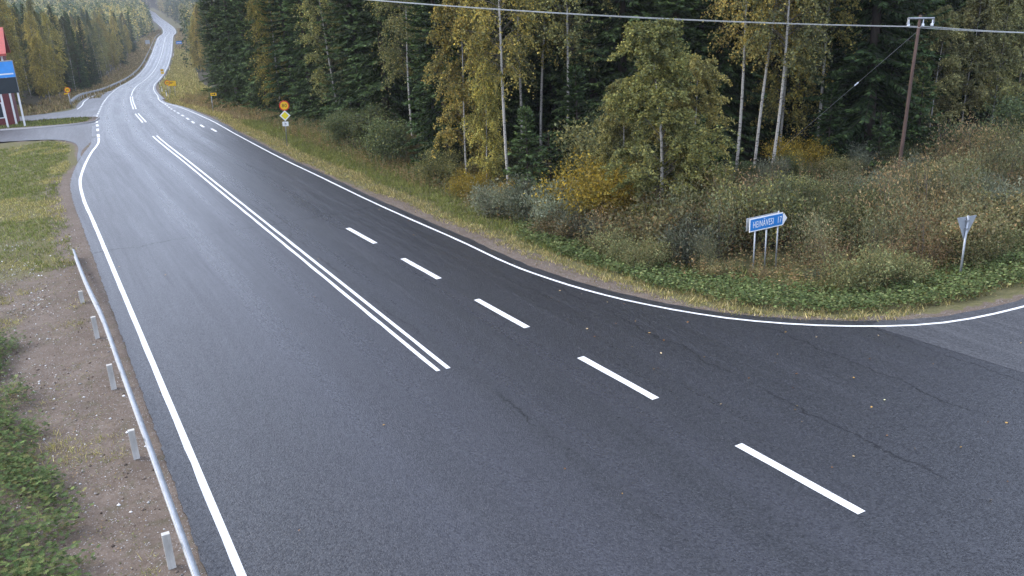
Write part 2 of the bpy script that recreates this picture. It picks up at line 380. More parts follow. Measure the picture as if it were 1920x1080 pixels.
def fbm(P, scale, seed=0, octv=4):
    """cheap smooth value noise, roughly -1..1"""
    o = np.zeros(len(P)); amp = 1.; tot = 0
    for k in range(octv):
        q = P * scale * 2 ** k + seed * 17.13 + k * 5.7; i = np.floor(q).astype(int); f = q - i; f = f * f * (3 - 2 * f)
        h = lambda a, b: ((np.sin(a * 127.1 + b * 311.7 + seed * 74.7) * 43758.5453) % 1.0)
        v = (h(i[:, 0], i[:, 1]) * (1 - f[:, 0]) + h(i[:, 0] + 1, i[:, 1]) * f[:, 0]) * (1 - f[:, 1]) + (h(i[:, 0], i[:, 1] + 1) * (1 - f[:, 0]) + h(i[:, 0] + 1, i[:, 1] + 1) * f[:, 0]) * f[:, 1]
        o += (v * 2 - 1) * amp; tot += amp; amp *= .5
    return o / tot

def smooth(x, a, b): t = np.clip((x - a) / (b - a), 0, 1); return t * t * (3 - 2 * t)

def land(P, full=False):
    P = np.atleast_2d(np.asarray(P, float)); S, D, Z = sd(P); e = edge_dist(P, S, D); dist = np.hypot(P[:, 0], P[:, 1])
    ep = np.maximum(e, 0)
    right = np.interp(ep, [0, .6, 4, 6, 9, 14, 60, 300], [-.012, -.04, -.5, -.55, -.3, -.2, 1.5, 14])
    leftn = np.interp(ep, [0, .8, 4, 7, 12, 30], [-.012, -.04, -.30, -.75, -1.0, -1.0])
    leftf = np.interp(ep, [0, .8, 4, 6, 12, 60, 200, 500], [-.012, -.05, -.6, -.6, .3, 6.0, 17, 26])
    wl = smooth(S, 95, 150); left = leftn * (1 - wl) + leftf * wl
    left = left + (smooth(ep, 28, 120) * (1 - wl) * 5)
    pr = np.where(D > 0, right, left) - smooth(dist, 60, 140) * .14
    pr = np.where(e < 0, np.interp(-e, [0, .5], [-.012, -.1]) - (e < -.4) * dist * .0005, pr)
    rough = fbm(P, .35, 3) * .10 * smooth(ep, .8, 3) + fbm(P, .06, 5) * .5 * smooth(ep, 8, 30) + fbm(P, 1.6, 9) * .03 * smooth(ep, .1, .8)
    hill = smooth(dist, 620, 1500) * 75 * smooth(ep, 10, 90)
    z = Z + pr + rough + hill
    return (z, S, D, e) if full else z


# ------------------------------------------------------------------ ground sheet
ang = np.concatenate([np.linspace(-180, -48, 40)[:-1], np.linspace(-48, 44, 330), np.linspace(44, 180, 40)[1:-1]])
ang = np.radians(ang); R_ = [2.0]
while R_[-1] < 2600: R_.append(R_[-1] * (1.017 if R_[-1] < 80 else 1.022) + .02)
R_ = np.array(R_)
GX = R_[:, None] * np.sin(ang)[None]; GY = R_[:, None] * np.cos(ang)[None]
P = np.c_[GX.ravel(), GY.ravel()]; z, S_, D_, E_ = land(P, True)
nr, na = len(R_), len(ang)
V = np.vstack([np.c_[P, z], [[0, 0, float(land([(0, 0)])[0])]]])
idx = np.arange(nr * na).reshape(nr, na)
a_, b_ = idx[:-1], idx[1:]
q4 = np.stack([a_, np.roll(a_, -1, 1), np.roll(b_, -1, 1), b_], -1).reshape(-1, 4)[:, ::-1]
t3 = np.stack([np.full(na, nr * na), np.roll(idx[0], -1), idx[0]], -1)[:, ::-1]
def on(x, y, sink=.05):
    """a point on the ground sheet, read off its grid"""
    r = math.hypot(x, y); a = math.atan2(x, y); i = min(max(np.searchsorted(R_, r) - 1, 0), nr - 2); j = min(max(np.searchsorted(ang, a) - 1, 0), na - 2)
    u = (r - R_[i]) / (R_[i + 1] - R_[i]); v = (a - ang[j]) / (ang[j + 1] - ang[j]); Z = z_grid
    return (x, y, float((Z[i, j] * (1 - v) + Z[i, j + 1] * v) * (1 - u) + (Z[i + 1, j] * (1 - v) + Z[i + 1, j + 1] * v) * u) - sink)
z_grid = z.reshape(nr, na)
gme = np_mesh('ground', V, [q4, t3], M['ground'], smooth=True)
ep = np.maximum(E_, 0); n_ = fbm(P, .25, 11) 
left_gravel = (D_ < 0) & (S_ < 40)
grav = np.where(left_gravel, 1 - smooth(ep + n_ * 1.2, 3.6, 5.0) * 1.0, 1 - smooth(ep + n_ * .35, .08, .4))
wid = smooth(P[:, 0], -12, -2) * (1 - smooth(P[:, 0], 3, 7)) * (D_ > 0)           # wide bare patch on the inside of the turn
grav = np.maximum(grav, (1 - smooth(ep + n_ * .6, .5, 1.3)) * wid)
grav = np.where(left_gravel & (S_ > 13), grav * (1 - smooth(S_, 13, 22) * smooth(ep, .9, 1.6)), grav)
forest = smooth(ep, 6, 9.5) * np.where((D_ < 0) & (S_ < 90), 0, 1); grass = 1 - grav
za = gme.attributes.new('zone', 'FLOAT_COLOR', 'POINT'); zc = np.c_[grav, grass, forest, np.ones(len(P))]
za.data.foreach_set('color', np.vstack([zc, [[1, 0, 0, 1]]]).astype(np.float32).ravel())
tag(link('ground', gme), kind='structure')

# ------------------------------------------------------------------ paved surfaces
def paved(name, poly, mat, dz, step, inner=True):
    poly = np.asarray(poly); keep = np.concatenate([[True], np.linalg.norm(np.diff(poly, axis=0), axis=1) > .02]); poly = poly[keep]
    lo, hi = poly.min(0), poly.max(0)
    gx, gy = np.meshgrid(np.arange(lo[0], hi[0], step), np.arange(lo[1], hi[1], step)); g = np.c_[gx.ravel(), gy.ravel()]
    g = g[pdist(g, poly) < -step * .4]
    pts = [Vector(p) for p in np.vstack([poly, g])]; n = len(poly)
    vo, eo, fo, *_ = delaunay_2d_cdt(pts, [(i, (i + 1) % n) for i in range(n)], [list(range(n))], 1, 1e-5)
    vo = np.array([tuple(v) for v in vo]); s, d, z = sd(vo)
    me = bpy.data.meshes.new(name); me.from_pydata(np.c_[vo, z + dz].tolist(), [], [tuple(f) for f in fo]); me.update()
    uvl = me.uv_layers.new(name='UVMap'); li = np.empty(len(me.loops), np.int32); me.loops.foreach_get('vertex_index', li)
    uvl.data.foreach_set('uv', np.c_[d, s].astype(np.float32)[li].ravel()); me.materials.append(mat)
    if me.polygons and me.polygons[0].normal.z < 0: me.flip_normals()
    return tag(link(name, me), kind='structure')
paved('road', polyA, M['asphalt'], 0, 2.5)
n_f = len(far_s); lat = np.array([-4.2, -3, -1.5, 0, 1.5, 3, 4.15])
FV = np.concatenate([frm(far_s, d)[:, None] for d in lat], 1); fz = np.interp(far_s, PS, PATH[:, 2])
FV3 = np.concatenate([FV, np.repeat(fz[:, None, None], len(lat), 1)], 2).reshape(-1, 3)
fi = np.arange(n_f * len(lat)).reshape(n_f, -1); FQ = np.stack([fi[:-1, :-1], fi[:-1, 1:], fi[1:, 1:], fi[1:, :-1]], -1).reshape(-1, 4)
tag(link('far_road', np_mesh('far_road', FV3, FQ, M['asphalt'], uv=np.c_[np.tile(lat, n_f), np.repeat(far_s, len(lat))])), kind='structure')
paved('side_road', side_poly, M['asphalt2'], .004, 3)
paved('service_yard', yard_poly, M['asphalt3'], .004, 2.5)
isl = paved('traffic_island', island, M['ground'], .12, 1.5)
za = isl.data.attributes.new('zone', 'FLOAT_COLOR', 'POINT')
_v = np.array([v.co[:2] for v in isl.data.vertices]); _g = smooth(-pdist(_v, island), .3, 2.2)
za.data.foreach_set('color', np.c_[1 - _g, _g, 0 * _g, _g * 0 + 1].astype(np.float32).ravel())
# kerb face round the island
kz = sd(island)[2]; n = len(island); kin = offset_line(island, .12)
KV = np.vstack([np.c_[island, kz - .05], np.c_[island, kz + .13], np.c_[kin, kz + .13]]); j = np.arange(n - 1)
kerb = link('kerb', np_mesh('kerb', KV, np.vstack([np.c_[j, j + 1, j + 1 + n, j + n], np.c_[j + n, j + 1 + n, j + 1 + 2 * n, j + 2 * n]]), M['concrete']), isl)

# ------------------------------------------------------------------ road markings
def stripe(name, C, width, mat, dz=.006, parent=None):
    """painted band along a plan polyline C"""
    C = np.asarray(C, float); L = offset_line(C, -width / 2); R = offset_line(C, width / 2)
    w_ = rng.normal(0, .004, (len(C), 1)); L = L + w_; z = sd(C)[2] + dz
    n = len(C); V = np.vstack([np.c_[L, z], np.c_[R, z]]); i = np.arange(n - 1)
    o = link(name, np_mesh(name, V, np.c_[i, i + n, i + n + 1, i + 1], mat), parent)
    return o
ROAD = bpy.data.objects['road']; FAR = bpy.data.objects['far_road']
def mk(nm, lab, C, wd, mat=M['paint'], dz=.006):          # paint belongs to the road it lies on
    C = np.asarray(C); dz = dz + (.018 if C[:, 1].mean() > 75 else 0); return tag(stripe(nm, C, wd, mat, dz, FAR if C[:, 1].mean() > 132 else ROAD), lab)
mk('edge_line', 'solid white edge line beside the left guardrail', left_line[left_line[:, 1] > -30], .145)
mk('edge_line', 'solid white edge line sweeping round the right turn into the side road', right_line, .095, dz=.010)
mk('edge_line', 'white edge line on the right where the road drops out of the turn lane', right_far, .10)
mk('edge_line', 'thin white right edge line of the distant climbing road', resample(frm(np.arange(162, 780, 4.), 3.7), 3), .12)
mk('edge_line', 'thin white left edge line of the distant climbing road', resample(frm(np.arange(128, 780, 4.), -3.7), 3), .12)
mk('bay_line', 'white edge line curving round the lay-by on the left', resample(np.array([(-52.9, 117), (-56.5, 126.4), (-62.9, 141.9), (-67.9, 155.1), (-72.4, 168.1), (-75.8, 181), (-77.0, 188)]), 1), .15, dz=.010)
for off, side in ((-.14, 'left'), (.14, 'right')):
    mk('centre_line', 'long near %s stripe of the double white centre line' % side, resample(frm(np.arange(0, 53.5, 1.), off), .8), .11)
    mk('centre_line', 'short %s stripe of the double white line between the two gaps' % side, resample(frm(np.arange(66, 81.5, 1.), off), .8), .13)
    mk('centre_line', 'curved %s stripe of the double white line beyond the second gap' % side, resample(frm(np.arange(92, 140, 1.), off), .8), .13)
mk('centre_line', 'thin far centre line running up the distant road', resample(frm(np.arange(143, 640, 3.), 0), 2.5), .16, M['worn'])
# broken line of the right turn lane
names = ['nearest', 'second nearest', 'third nearest', 'fourth nearest', 'fifth nearest']
da, db = np.array((5.80, 13.75)), np.array((-6.55, 36.5)); u_ = (db - da) / np.linalg.norm(db - da); Ld = np.linalg.norm(db - da); per = (Ld - 3.05) / 4
for k in range(5):
    a = da + u_ * per * k
    mk('lane_dash', '%s long white dash of the broken turn lane line' % names[k], np.array([a, a + u_ * 1., a + u_ * 2, a + u_ * 3.05]), .19)
for k, s in enumerate(np.concatenate([[51.2, 55.3, 59.4], np.arange(63.8, 106, 4.6)])):
    d = np.interp(s, [50, 55, 60, 108], [4.25, 3.85, 3.5, 3.45])
    mk('lane_dash', None, np.stack([frm(s + t, d) for t in (0, .8, 1.6, 2.4)]), .17)
for k, s in enumerate(np.arange(56.5, 130, 5.2)):
    mk('lane_dash', None, np.stack([frm(s + t, -3.75) for t in (0, 1., 2., 2.6)]), .2, dz=.012)

# ------------------------------------------------------------------ plants: building blocks
def unit(a): return a / np.maximum(1e-9, np.linalg.norm(a, axis=1))[:, None]
def kites(C, A, W, wpos=.45, rg=rng, N=None):
    """one pointed four-corner leaf per row: base C, axis A (length included), width W"""
    n = len(C); r = rg.normal(0, 1, (n, 3)) if N is None else N
    side = unit(np.cross(A, r)) * (np.asarray(W) / 2)[:, None]; mid = C + A * wpos
    V = np.stack([C, mid + side, C + A, mid - side], 1).reshape(-1, 3); F = np.arange(4 * n).reshape(-1, 4); return V, F
def palette(n, cols, wts, rg, var=.32):
    cols = np.array(cols); k = rg.choice(len(cols), n, p=np.array(wts) / np.sum(wts)); return np.clip(cols[k] * rg.lognormal(0, var, (n, 1)), 0, 1)

def sticks(segs, n=4):
    """segs: list of (points, radii); one mesh of tapered tubes"""
    mb = MB()
    for p, r in segs: mb.tube(p, list(r), n, False)
    return mb

SPRUCE_C = [(.038, .060, .022), (.056, .084, .029), (.09, .12, .04), (.046, .066, .033)]
def make_spruce(name, seed, H, R, dens=1., bare=.4):
    rg = np.random.default_rng(seed); C = []; A = []; W = []; colr = []; segs = []
    lean = rg.normal(0, .012, 2)
    tp = [(lean[0] * t, lean[1] * t, t) for t in np.linspace(-.4, H, 9)]; tr = np.linspace(.011 * H + .03, .015, 9)
    z = bare
    while z < H - .15:
        u = z / H; nb = rg.integers(5, 8)
        for k in range(nb):
            az = rg.uniform(0, 2 * math.pi); L = R * (1 - u) ** .78 * rg.uniform(.62, 1.12) * min(1, .86 + z * .08) + .12
            dr = np.array([math.cos(az), math.sin(az), 0]); sl = np.interp(u, [0, .35, .8, 1], [-.22, -.12, .25, .9]) + rg.normal(0, .08)
            droop = rg.uniform(.18, .42) * (1 - u); up = rg.uniform(.1, .3)
            pos = lambda t: np.array([lean[0] * z, lean[1] * z, z])[None] + np.outer(t * L, dr) + np.outer(L * (sl * t - droop * t ** 2 + up * t ** 4), [0, 0, 1])
            nt = max(5, int(L * 34 * dens)); t = np.clip(rg.uniform(.05, 1.02, nt) ** .85, 0, 1); p = pos(t)
            fw = unit(pos(t + .02) - pos(t - .02)); lat = np.cross(fw, [0, 0, 1]); sg = rg.choice([-1, 1], nt)[:, None]
            hang = rg.uniform(.05, .75, nt)[:, None] * (1 - u * .7)
            d = unit(fw * rg.uniform(.35, .9, nt)[:, None] + lat * sg * rg.uniform(.3, 1., nt)[:, None] - np.array([0, 0, 1]) * hang)
            ln = (.16 + .30 * (1 - t) * min(L / 1.6, 1) + .06) * rg.uniform(.7, 1.25, nt) * (.85 if u > .8 else 1)
            C.append(p); A.append(d * ln[:, None]); W.append(rg.uniform(.07, .13, nt)); 
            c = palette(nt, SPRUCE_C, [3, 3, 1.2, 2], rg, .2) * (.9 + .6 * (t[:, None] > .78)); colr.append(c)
            if k < 4 and L > .5: q = pos(np.array([0, .45, .9])); segs.append(([tuple(x) for x in q], (.022, .014, .006)))
        z += rg.uniform(.19, .30) * (1.2 - .4 * u) / max(.55, dens)
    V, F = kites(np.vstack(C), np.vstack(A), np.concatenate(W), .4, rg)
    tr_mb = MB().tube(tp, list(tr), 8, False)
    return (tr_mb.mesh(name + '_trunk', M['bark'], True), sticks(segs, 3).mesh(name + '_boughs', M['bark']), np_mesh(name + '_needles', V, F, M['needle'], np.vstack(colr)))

YEL = ([(.37, .295, .085), (.285, .245, .08), (.195, .19, .07), (.46, .34, .09), (.135, .142, .06)], [3, 3, 3, 1.2, 1.8])
OLV = ([(.215, .21, .09), (.165, .175, .08), (.27, .245, .09), (.125, .14, .075), (.34, .28, .09)], [3, 3, 2, 2, .8])
GRN = ([(.09, .11, .05), (.11, .13, .06), (.16, .155, .065), (.08, .095, .06)], [3, 3, 1.5, 2])
GRY = ([(.155, .172, .12), (.125, .142, .10), (.205, .21, .145), (.17, .155, .10)], [3, 3, 2, 1])
BRN = ([(.22, .17, .085), (.17, .145, .075), (.18, .17, .085), (.27, .17, .085), (.13, .13, .07)], [3, 3, 3, .8, 2])
def make_birch(name, seed, H, h0, R, leaves, pal, weep=.7, leafs=.105, bend=.03, trunk_r=.0033, bark='birch', shape='tall'):
    rg = np.random.default_rng(seed); b1, b2 = rg.normal(0, bend, 2) * H; ph = rg.uniform(0, 6)
    def ax(z): u = np.asarray(z) / H; return np.stack([b1 * u ** 2 + .05 * np.sin(ph + u * 7), b2 * u ** 2 + .05 * np.cos(ph + u * 6), np.asarray(z, float)], -1)
    zt = np.linspace(-.3, H, 14); trunk = MB().tube([tuple(q) for q in ax(zt)], list(np.maximum(.012, (trunk_r * H + .02) * (1 - np.clip(zt, 0, H) / H) ** .8)), 7, False)
    segs = []; C = []; A = []; nl = 0; limbs = max(18, int((H - h0) * 9)); per = leaves // limbs
    for k in range(limbs):
        z = h0 + (H - h0) * ((k + rg.uniform(0, 1)) / limbs); u = (z - h0) / (H - h0)
        prof = (math.sin(math.pi * min(1, .22 + u * .82)) ** .8) if shape == 'tall' else (1 - u) ** .95 * (.6 + .4 * min(1, u * 5)) + .05
        L = R * prof * rg.uniform(.55, 1.15) + .15; az = rg.uniform(0, 2 * math.pi); dr = np.array([math.cos(az), math.sin(az), 0]); el = rg.uniform(.5, 1.1) + .4 * u
        t = np.linspace(0, 1, 5); P = ax([z])[0][None] + np.outer(t * L, dr) + np.outer(L * (el * t - weep * .75 * t ** 2.2), [0, 0, 1])
        segs.append(([tuple(q) for q in P], np.interp(t, [0, 1], [.012 + .006 * L, .004])))
        nsub = max(3, int(3 + L * 4))
        for j in range(nsub):
            tt = rg.uniform(.25, 1); b = np.array([np.interp(tt, t, P[:, i]) for i in range(3)]); az2 = az + rg.normal(0, .9)
            l2 = rg.uniform(.25, .75) * (.5 + .35 * R); d2 = np.array([math.cos(az2), math.sin(az2), rg.uniform(-.1, .7)])
            n = max(3, int(per / nsub * rg.uniform(.4, 1.6))); s = rg.uniform(.05, 1, n)
            q = b + np.outer(s * l2, d2) + np.outer(-weep * l2 * 1.8 * s ** 1.7, [0, 0, 1]) + rg.normal(0, .05, (n, 3)); C.append(q)
            if j % 2 == 0: segs.append(([tuple(b), tuple(b + l2 * .6 * d2 - np.array([0, 0, weep * l2 * .45]))], (.007, .003)))
    C = np.vstack(C); n = len(C); d = unit(rg.normal(0, 1, (n, 3)) + [0, 0, -.7]); ln = rg.uniform(.7, 1.3, n) * leafs
    V, F = kites(C, d * ln[:, None], ln * rg.uniform(.6, .9, n), .42, rg)
    cl = palette(n, *pal, rg); patch = fbm(C[:, [0, 2]] + C[:, [1, 1]] * .7, .9, seed % 7, 2)[:, None]; cl = np.clip(cl * (1 + .35 * patch * np.array([1.15, 1, .7])), 0, 1)
    return (trunk.mesh(name + '_trunk', M[bark], True), sticks(segs, 3).mesh(name + '_limbs', M['shrubbark']), np_mesh(name + '_leaves', V, F, M['leaf'], cl))

def make_shrub(name, seed, H, R, leaves, pal, leafs=.07, stems=16, narrow=.6, upright=.6):
    rg = np.random.default_rng(seed); segs = []; C = []; A = []; per = leaves // stems
    for k in range(stems):
        az = rg.uniform(0, 6.283); b = np.array([math.cos(az), math.sin(az), 0]) * R * .28 * rg.uniform(0, 1) ** .5; az += rg.normal(0, .5)
        out_ = R * rg.uniform(.15, 1.); h = H * rg.uniform(.55, 1.05) * (1 - .35 * (out_ / R) ** 2)
        t = np.linspace(0, 1, 5); dr = np.array([math.cos(az), math.sin(az), 0]); P = b + np.outer(out_ * t ** 1.5, dr) + np.outer(h * t ** (.9 if upright > .5 else .75), [0, 0, 1]); P[0, 2] = -.15
        segs.append(([tuple(q) for q in P], np.interp(t, [0, 1], [.006 + .005 * H, .003])))
        n = per; s = rg.uniform(.12, 1.03, n) ** .7; q = np.stack([np.interp(s, t, P[:, i]) for i in range(3)], -1)
        sp = .10 + .13 * H * (1 - .5 * s); q = q + rg.normal(0, 1, (n, 3)) * sp[:, None] * np.array([1, 1, .6]); q[:, 2] = np.maximum(q[:, 2], .05); C.append(q)
        A.append(unit(rg.normal(0, .8, (n, 3)) + dr * .4 + np.array([0, 0, upright])))
    C = np.vstack(C); d = np.vstack(A); n = len(C); ln = rg.uniform(.7, 1.35, n) * leafs
    V, F = kites(C, d * ln[:, None], ln * narrow * rg.uniform(.7, 1.2, n), .45, rg); cl = palette(n, *pal, rg)
    patch = fbm(C[:, [0, 2]] + C[:, [1, 1]] * .6, 1.1, seed % 5, 2)[:, None]; cl = np.clip(cl * (1 + .35 * patch), 0, 1)
    return (sticks(segs, 4).mesh(name + '_stems', M['shrubbark']), np_mesh(name + '_leaves', V, F, M['leaf'], cl))

PROTO = {}
def reg(kind, key, parts, names, H): PROTO[key] = (kind, parts, names, H)
for i, (H, R, dn) in enumerate([(19, 2.7, 1.), (21, 3.1, 1.), (17, 2.4, 1.), (22, 2.9, .95), (18, 2.2, 1.05)]): reg('spruce', 'S%d' % i, make_spruce('spruce_%d' % i, 100 + i, H, R, dn, .25 + .1 * i), ('trunk', 'boughs', 'needles'), H)
for i, (H, R) in enumerate([(5.2, 1.35), (3.4, 1.0)]): reg('spruce', 'Y%d' % i, make_spruce('young_spruce_%d' % i, 130 + i, H, R, 1.15, .15), ('trunk', 'boughs', 'needles'), H)
BN = ('trunk', 'limbs', 'leaves')
for i, (H, h0, R, nlv, pal) in enumerate([(15, 1.9, 1.7, 27000, YEL), (16, 5.0, 1.8, 20000, OLV), (18, 6.0, 2.0, 21000, YEL), (14, 2.2, 1.5, 22000, OLV), (17, 4.2, 1.6, 20000, GRN)]):
    reg('birch', 'B%d' % i, make_birch('birch_%d' % i, 200 + i, H, h0, R, nlv, pal, .9 if i < 3 else .6), BN, H)
reg('birch', 'BY', make_birch('yellow_birch', 221, 10.5, 1.9, 1.45, 27000, YEL, .9, .11), BN, 10.5)
reg('birch', 'BR', make_birch('pale_birch', 222, 9, 2.2, 1.6, 22000, ([(.30, .28, .125), (.24, .24, .11), (.37, .325, .135), (.19, .20, .10)], [3, 3, 2, 2]), .5, .105), BN, 9)
reg('aspen', 'A0', make_birch('aspen_0', 231, 8.2, .7, 2.1, 52000, ([(.28, .265, .10), (.21, .22, .085), (.35, .30, .10), (.15, .165, .075)], [3, 3, 2, 2]), .35, .09, .02, .0065, 'birch', 'cone'), BN, 8.2)
reg('aspen', 'A1', make_birch('aspen_1', 232, 6.6, .7, 1.9, 36000, ([(.28, .25, .085), (.22, .21, .08), (.36, .30, .09), (.16, .165, .07)], [3, 3, 1.5, 2]), .35, .09, .03, .0065, 'birch', 'cone'), BN, 6.6)
SN = ('stems', 'leaves')
reg('shrub', 'WY', make_shrub('yellow_willow', 301, 2.9, 2.0, 9500, ([(.29, .205, .035), (.23, .175, .04), (.17, .15, .04), (.36, .24, .04)], [3, 3, 2, 1]), .115, 26, .62, .3), SN, 2.9)
reg('shrub', 'WG', make_shrub('grey_willow', 302, 1.9, 1.2, 5200, GRY, .15, 20, .28, .9), SN, 1.9)
reg('shrub', 'WO', make_shrub('olive_willow', 303, 2.6, 1.5, 7000, OLV, .105, 22, .6, .4), SN, 2.6)
reg('shrub', 'WN', make_shrub('green_alder', 304, 3.2, 1.6, 7500, GRN, .12, 22, .7, .3), SN, 3.2)
reg('shrub', 'WB', make_shrub('brown_bush', 305, 1.7, 1.2, 5200, BRN, .095, 22, .55, .5), SN, 1.7)
reg('shrub', 'WC', make_shrub('mixed_bush', 306, 2.2, 1.4, 6500, ([(.165, .175, .08), (.205, .185, .085), (.13, .145, .07), (.24, .195, .09)], [3, 2, 3, 1]), .095, 24, .5, .5), SN, 2.2)

reg('shrub', 'WU', make_shrub('sapling', 307, 2.6, .75, 2600, ([(.18, .19, .11), (.14, .155, .085), (.24, .215, .11), (.20, .165, .09)], [3, 3, 2, 2]), .085, 9, .4, 1.2), SN, 2.6)
reg('shrub', 'WT', make_shrub('tall_weed', 308, 1.9, .8, 2400, ([(.28, .20, .105), (.23, .175, .09), (.33, .22, .11), (.17, .16, .08)], [3, 3, 1.5, 2]), .075, 14, .35, 1.2), SN, 1.9)
NAME = {'spruce': ('spruce_tree', 'spruce'), 'birch': ('birch_tree', 'birch'), 'aspen': ('aspen_tree', 'aspen'), 'shrub': ('shrub', 'shrub')}
FIRST = {}
def plant(key, x, y, label, group=None, h=None, rotz=None, lean=(0, 0), sink=.1, sx=1., name=None):
    kind, parts, pn, H = PROTO[key]; s = 1. if h is None else h / H
    rotz = rng.uniform(0, 6.28) if rotz is None else rotz; loc = on(x, y, sink); nm, cat = NAME[kind]
    rot = (lean[1], lean[0], rotz)
    # lean is given in world axes: tilt after turning about z
    rm = Matrix.Rotation(lean[0], 3, 'Y') @ Matrix.Rotation(-lean[1], 3, 'X') @ Matrix.Rotation(rotz, 3, 'Z')
    if key not in FIRST:
        r = link(nm, None, None, loc); tag(r, label, cat, group)
        for me, p in zip(parts, pn): link(p, me, r)
        FIRST[key] = r
    else:
        r = copy_thing(FIRST[key], loc, (0, 0, 0), (1, 1, 1), label, group)
    r.rotation_euler = rm.to_euler(); r.scale = (s * sx, s * sx, s); return r

# ------------------------------------------------------------------ the forest right of the road: trees one can pick out
HERO = [
 ('S1', -31.0, 106.5, 'dark spruce at the far left end of the right-hand forest wall', 20, (0, 0)),
 ('S0', -27.6, 98.5, 'dark spruce just behind the small yellow arrow sign, left of its neighbour', 21, (0, 0)),
 ('S3', -24.2, 91.5, 'broad dark spruce right of the small yellow arrow sign', 21, (0, 0)),
 ('S2', -21.4, 86.0, 'dark spruce left of the first yellow-topped birch', 19, (0, 0)),
 ('B0', -18.6, 79.0, 'yellow-green birch with drooping crown between dark spruces, left of the speed sign', 15, (.02, 0)),
 ('S4', -15.0, 74.5, 'slim dark spruce behind the round speed sign', 19, (0, 0)),
 ('B3', -12.1, 69.5, 'olive birch with narrow crown right of the round speed sign', 15, (-.05, 0)),
 ('S0', -10.0, 66.5, 'dark spruce standing between the two slim olive birches', 20, (0, 0)),
 ('S2', -7.6, 61.5, 'dark spruce left of the tall bare-stemmed birch', 19, (0, 0)),
 ('B1', -5.4, 55.3, 'tall birch with long bare trunk and thin olive crown', 15.5, (.0, 0)),
 ('S4', -3.8, 53.0, 'narrow spruce left of the brightest yellow birch', 13, (0, 0)),
 ('BY', -1.9, 45.5, 'bright yellow drooping birch, the yellowest tree of the forest edge', 10.6, (.02, 0)),
 ('BY', -.9, 43.8, 'smaller yellow-olive birch in front of the brightest yellow birch', 6.5, (.03, 0)),
 ('B2', .2, 41.5, 'white-stemmed birch leaning left with bare lower trunk', 17, (-.035, 0)),
 ('B1', .9, 48.0, 'birch with straight pale trunk just right of the leaning white stem', 17, (.03, 0)),
 ('B2', 2.0, 49.0, 'birch with straight bright trunk rising out of the frame above the small spruces', 18, (.04, 0)),
 ('B1', 3.3, 47.0, 'slim birch trunk left of the drooping spruce in mid forest', 18, (.04, 0)),
 ('Y0', 1.0, 40.5, 'young spruce below the straight birch trunks', 4.6, (0, 0)),
 ('Y0', 3.6, 44.5, 'young spruce with pointed top behind the yellow bush', 5.6, (0, 0)),
 ('Y1', 2.1, 42.0, 'low young spruce in the dark gap between the yellow birch and the yellow bush', 3.2, (0, 0)),
 ('S1', 6.2, 47.5, 'tall spruce with drooping boughs in mid forest, behind the aspen', 21, (0, 0)),
 ('A0', 5.9, 34.6, 'tall pointed aspen with yellow-green leaves standing before the forest', 7.9, (.04, 0)),
 ('A1', 7.3, 36.0, 'shorter aspen with dull gold leaves right of the pointed aspen', 6.2, (.03, 0)),
 ('A0', 4.9, 37.4, 'greyer aspen half hidden left of the pointed aspen', 5.6, (.03, 0)),
 ('S3', 10.7, 46.0, 'dense dark spruce between the aspen and the white birch trunks', 20, (.03, 0)),
 ('B2', 10.8, 42.6, 'leftmost thin white trunk of the birch row left of the big spruce', 18, (.08, 0)),
 ('B2', 11.6, 42.2, 'straight white birch trunk, second from left in the birch row', 17.5, (.09, 0)),
 ('B0', 13.6, 45.2, 'golden-leaved birch filling the gap behind the white birch trunks', 15, (.06, 0)),
 ('B1', 12.1, 41.2, 'brightest white birch trunk right behind the blue direction sign', 17, (.10, 0)),
 ('B2', 15.2, 44.4, 'single white birch trunk against the left side of the big spruce', 18, (.07, 0)),
 ('S4', 8.3, 44.8, 'slim spruce just right behind the pointed aspen', 17, (.02, 0)),
 ('S2', 4.9, 48.6, 'slim spruce behind the greyer aspen', 18, (.02, 0)),
 ('S4', -.6, 50.5, 'slim spruce behind the leaning white-stemmed birch', 18, (0, 0)),
 ('S2', -2.9, 49.4, 'slim spruce close left of the brightest yellow birch', 16, (0, 0)),
 ('S4', 12.4, 47.8, 'slim spruce showing between the white birch trunks', 18, (.02, 0)),
 ('S4', -12.9, 71.8, 'slim spruce right behind the round speed sign post', 18, (0, 0)),
 ('S2', -17.0, 78.0, 'slim spruce right of the first yellow-green birch', 18, (0, 0)),
 ('S1', 17.6, 44.0, 'biggest dark spruce, behind the utility pole', 22, (.03, 0)),
 ('S0', 15.6, 48.5, 'dark spruce left behind the biggest spruce', 20, (.03, 0)),
 ('S3', 19.4, 46.2, 'dark spruce right behind the biggest spruce', 20, (.03, 0)),
 ('Y0', 15.2, 42.6, 'young spruce at the left foot of the biggest spruce', 4.2, (0, 0)),
 ('Y0', 19.3, 42.4, 'young spruce at the right foot of the biggest spruce', 4.6, (0, 0)),
 ('Y1', 17.2, 41.6, 'low young spruce before the biggest spruce', 3.0, (0, 0)),
 ('BR', 20.7, 44.6, 'pale yellow-green birch just right of the utility pole', 7.2, (.06, 0)),
 ('BR', 22.6, 45.2, 'pale birch with slanting stem, second right of the utility pole', 7.8, (.08, 0)),
 ('BR', 24.3, 45.5, 'pale olive birch near the right edge of the picture', 8.0, (.06, 0)),
 ('BR', 26.4, 47.2, 'tallest pale birch at the right edge of the picture', 9.4, (.05, 0)),
 ('S4', 25.0, 55, 'dark spruce showing above the pale birches at the top right', 20, (.02, 0)),
 ('Y0', 26.6, 44.2, 'blue-green young conifer at the right edge of the picture', 4.6, (.0, 0)),
]
for key, x, y, lab, h, ln in HERO: plant(key, x, y, lab, None, h, None, ln, sx=(.95 if y > 80 else 1.08) if key[0] == 'S' else 1.22 if 'tall pointed aspen' in lab else 1.)
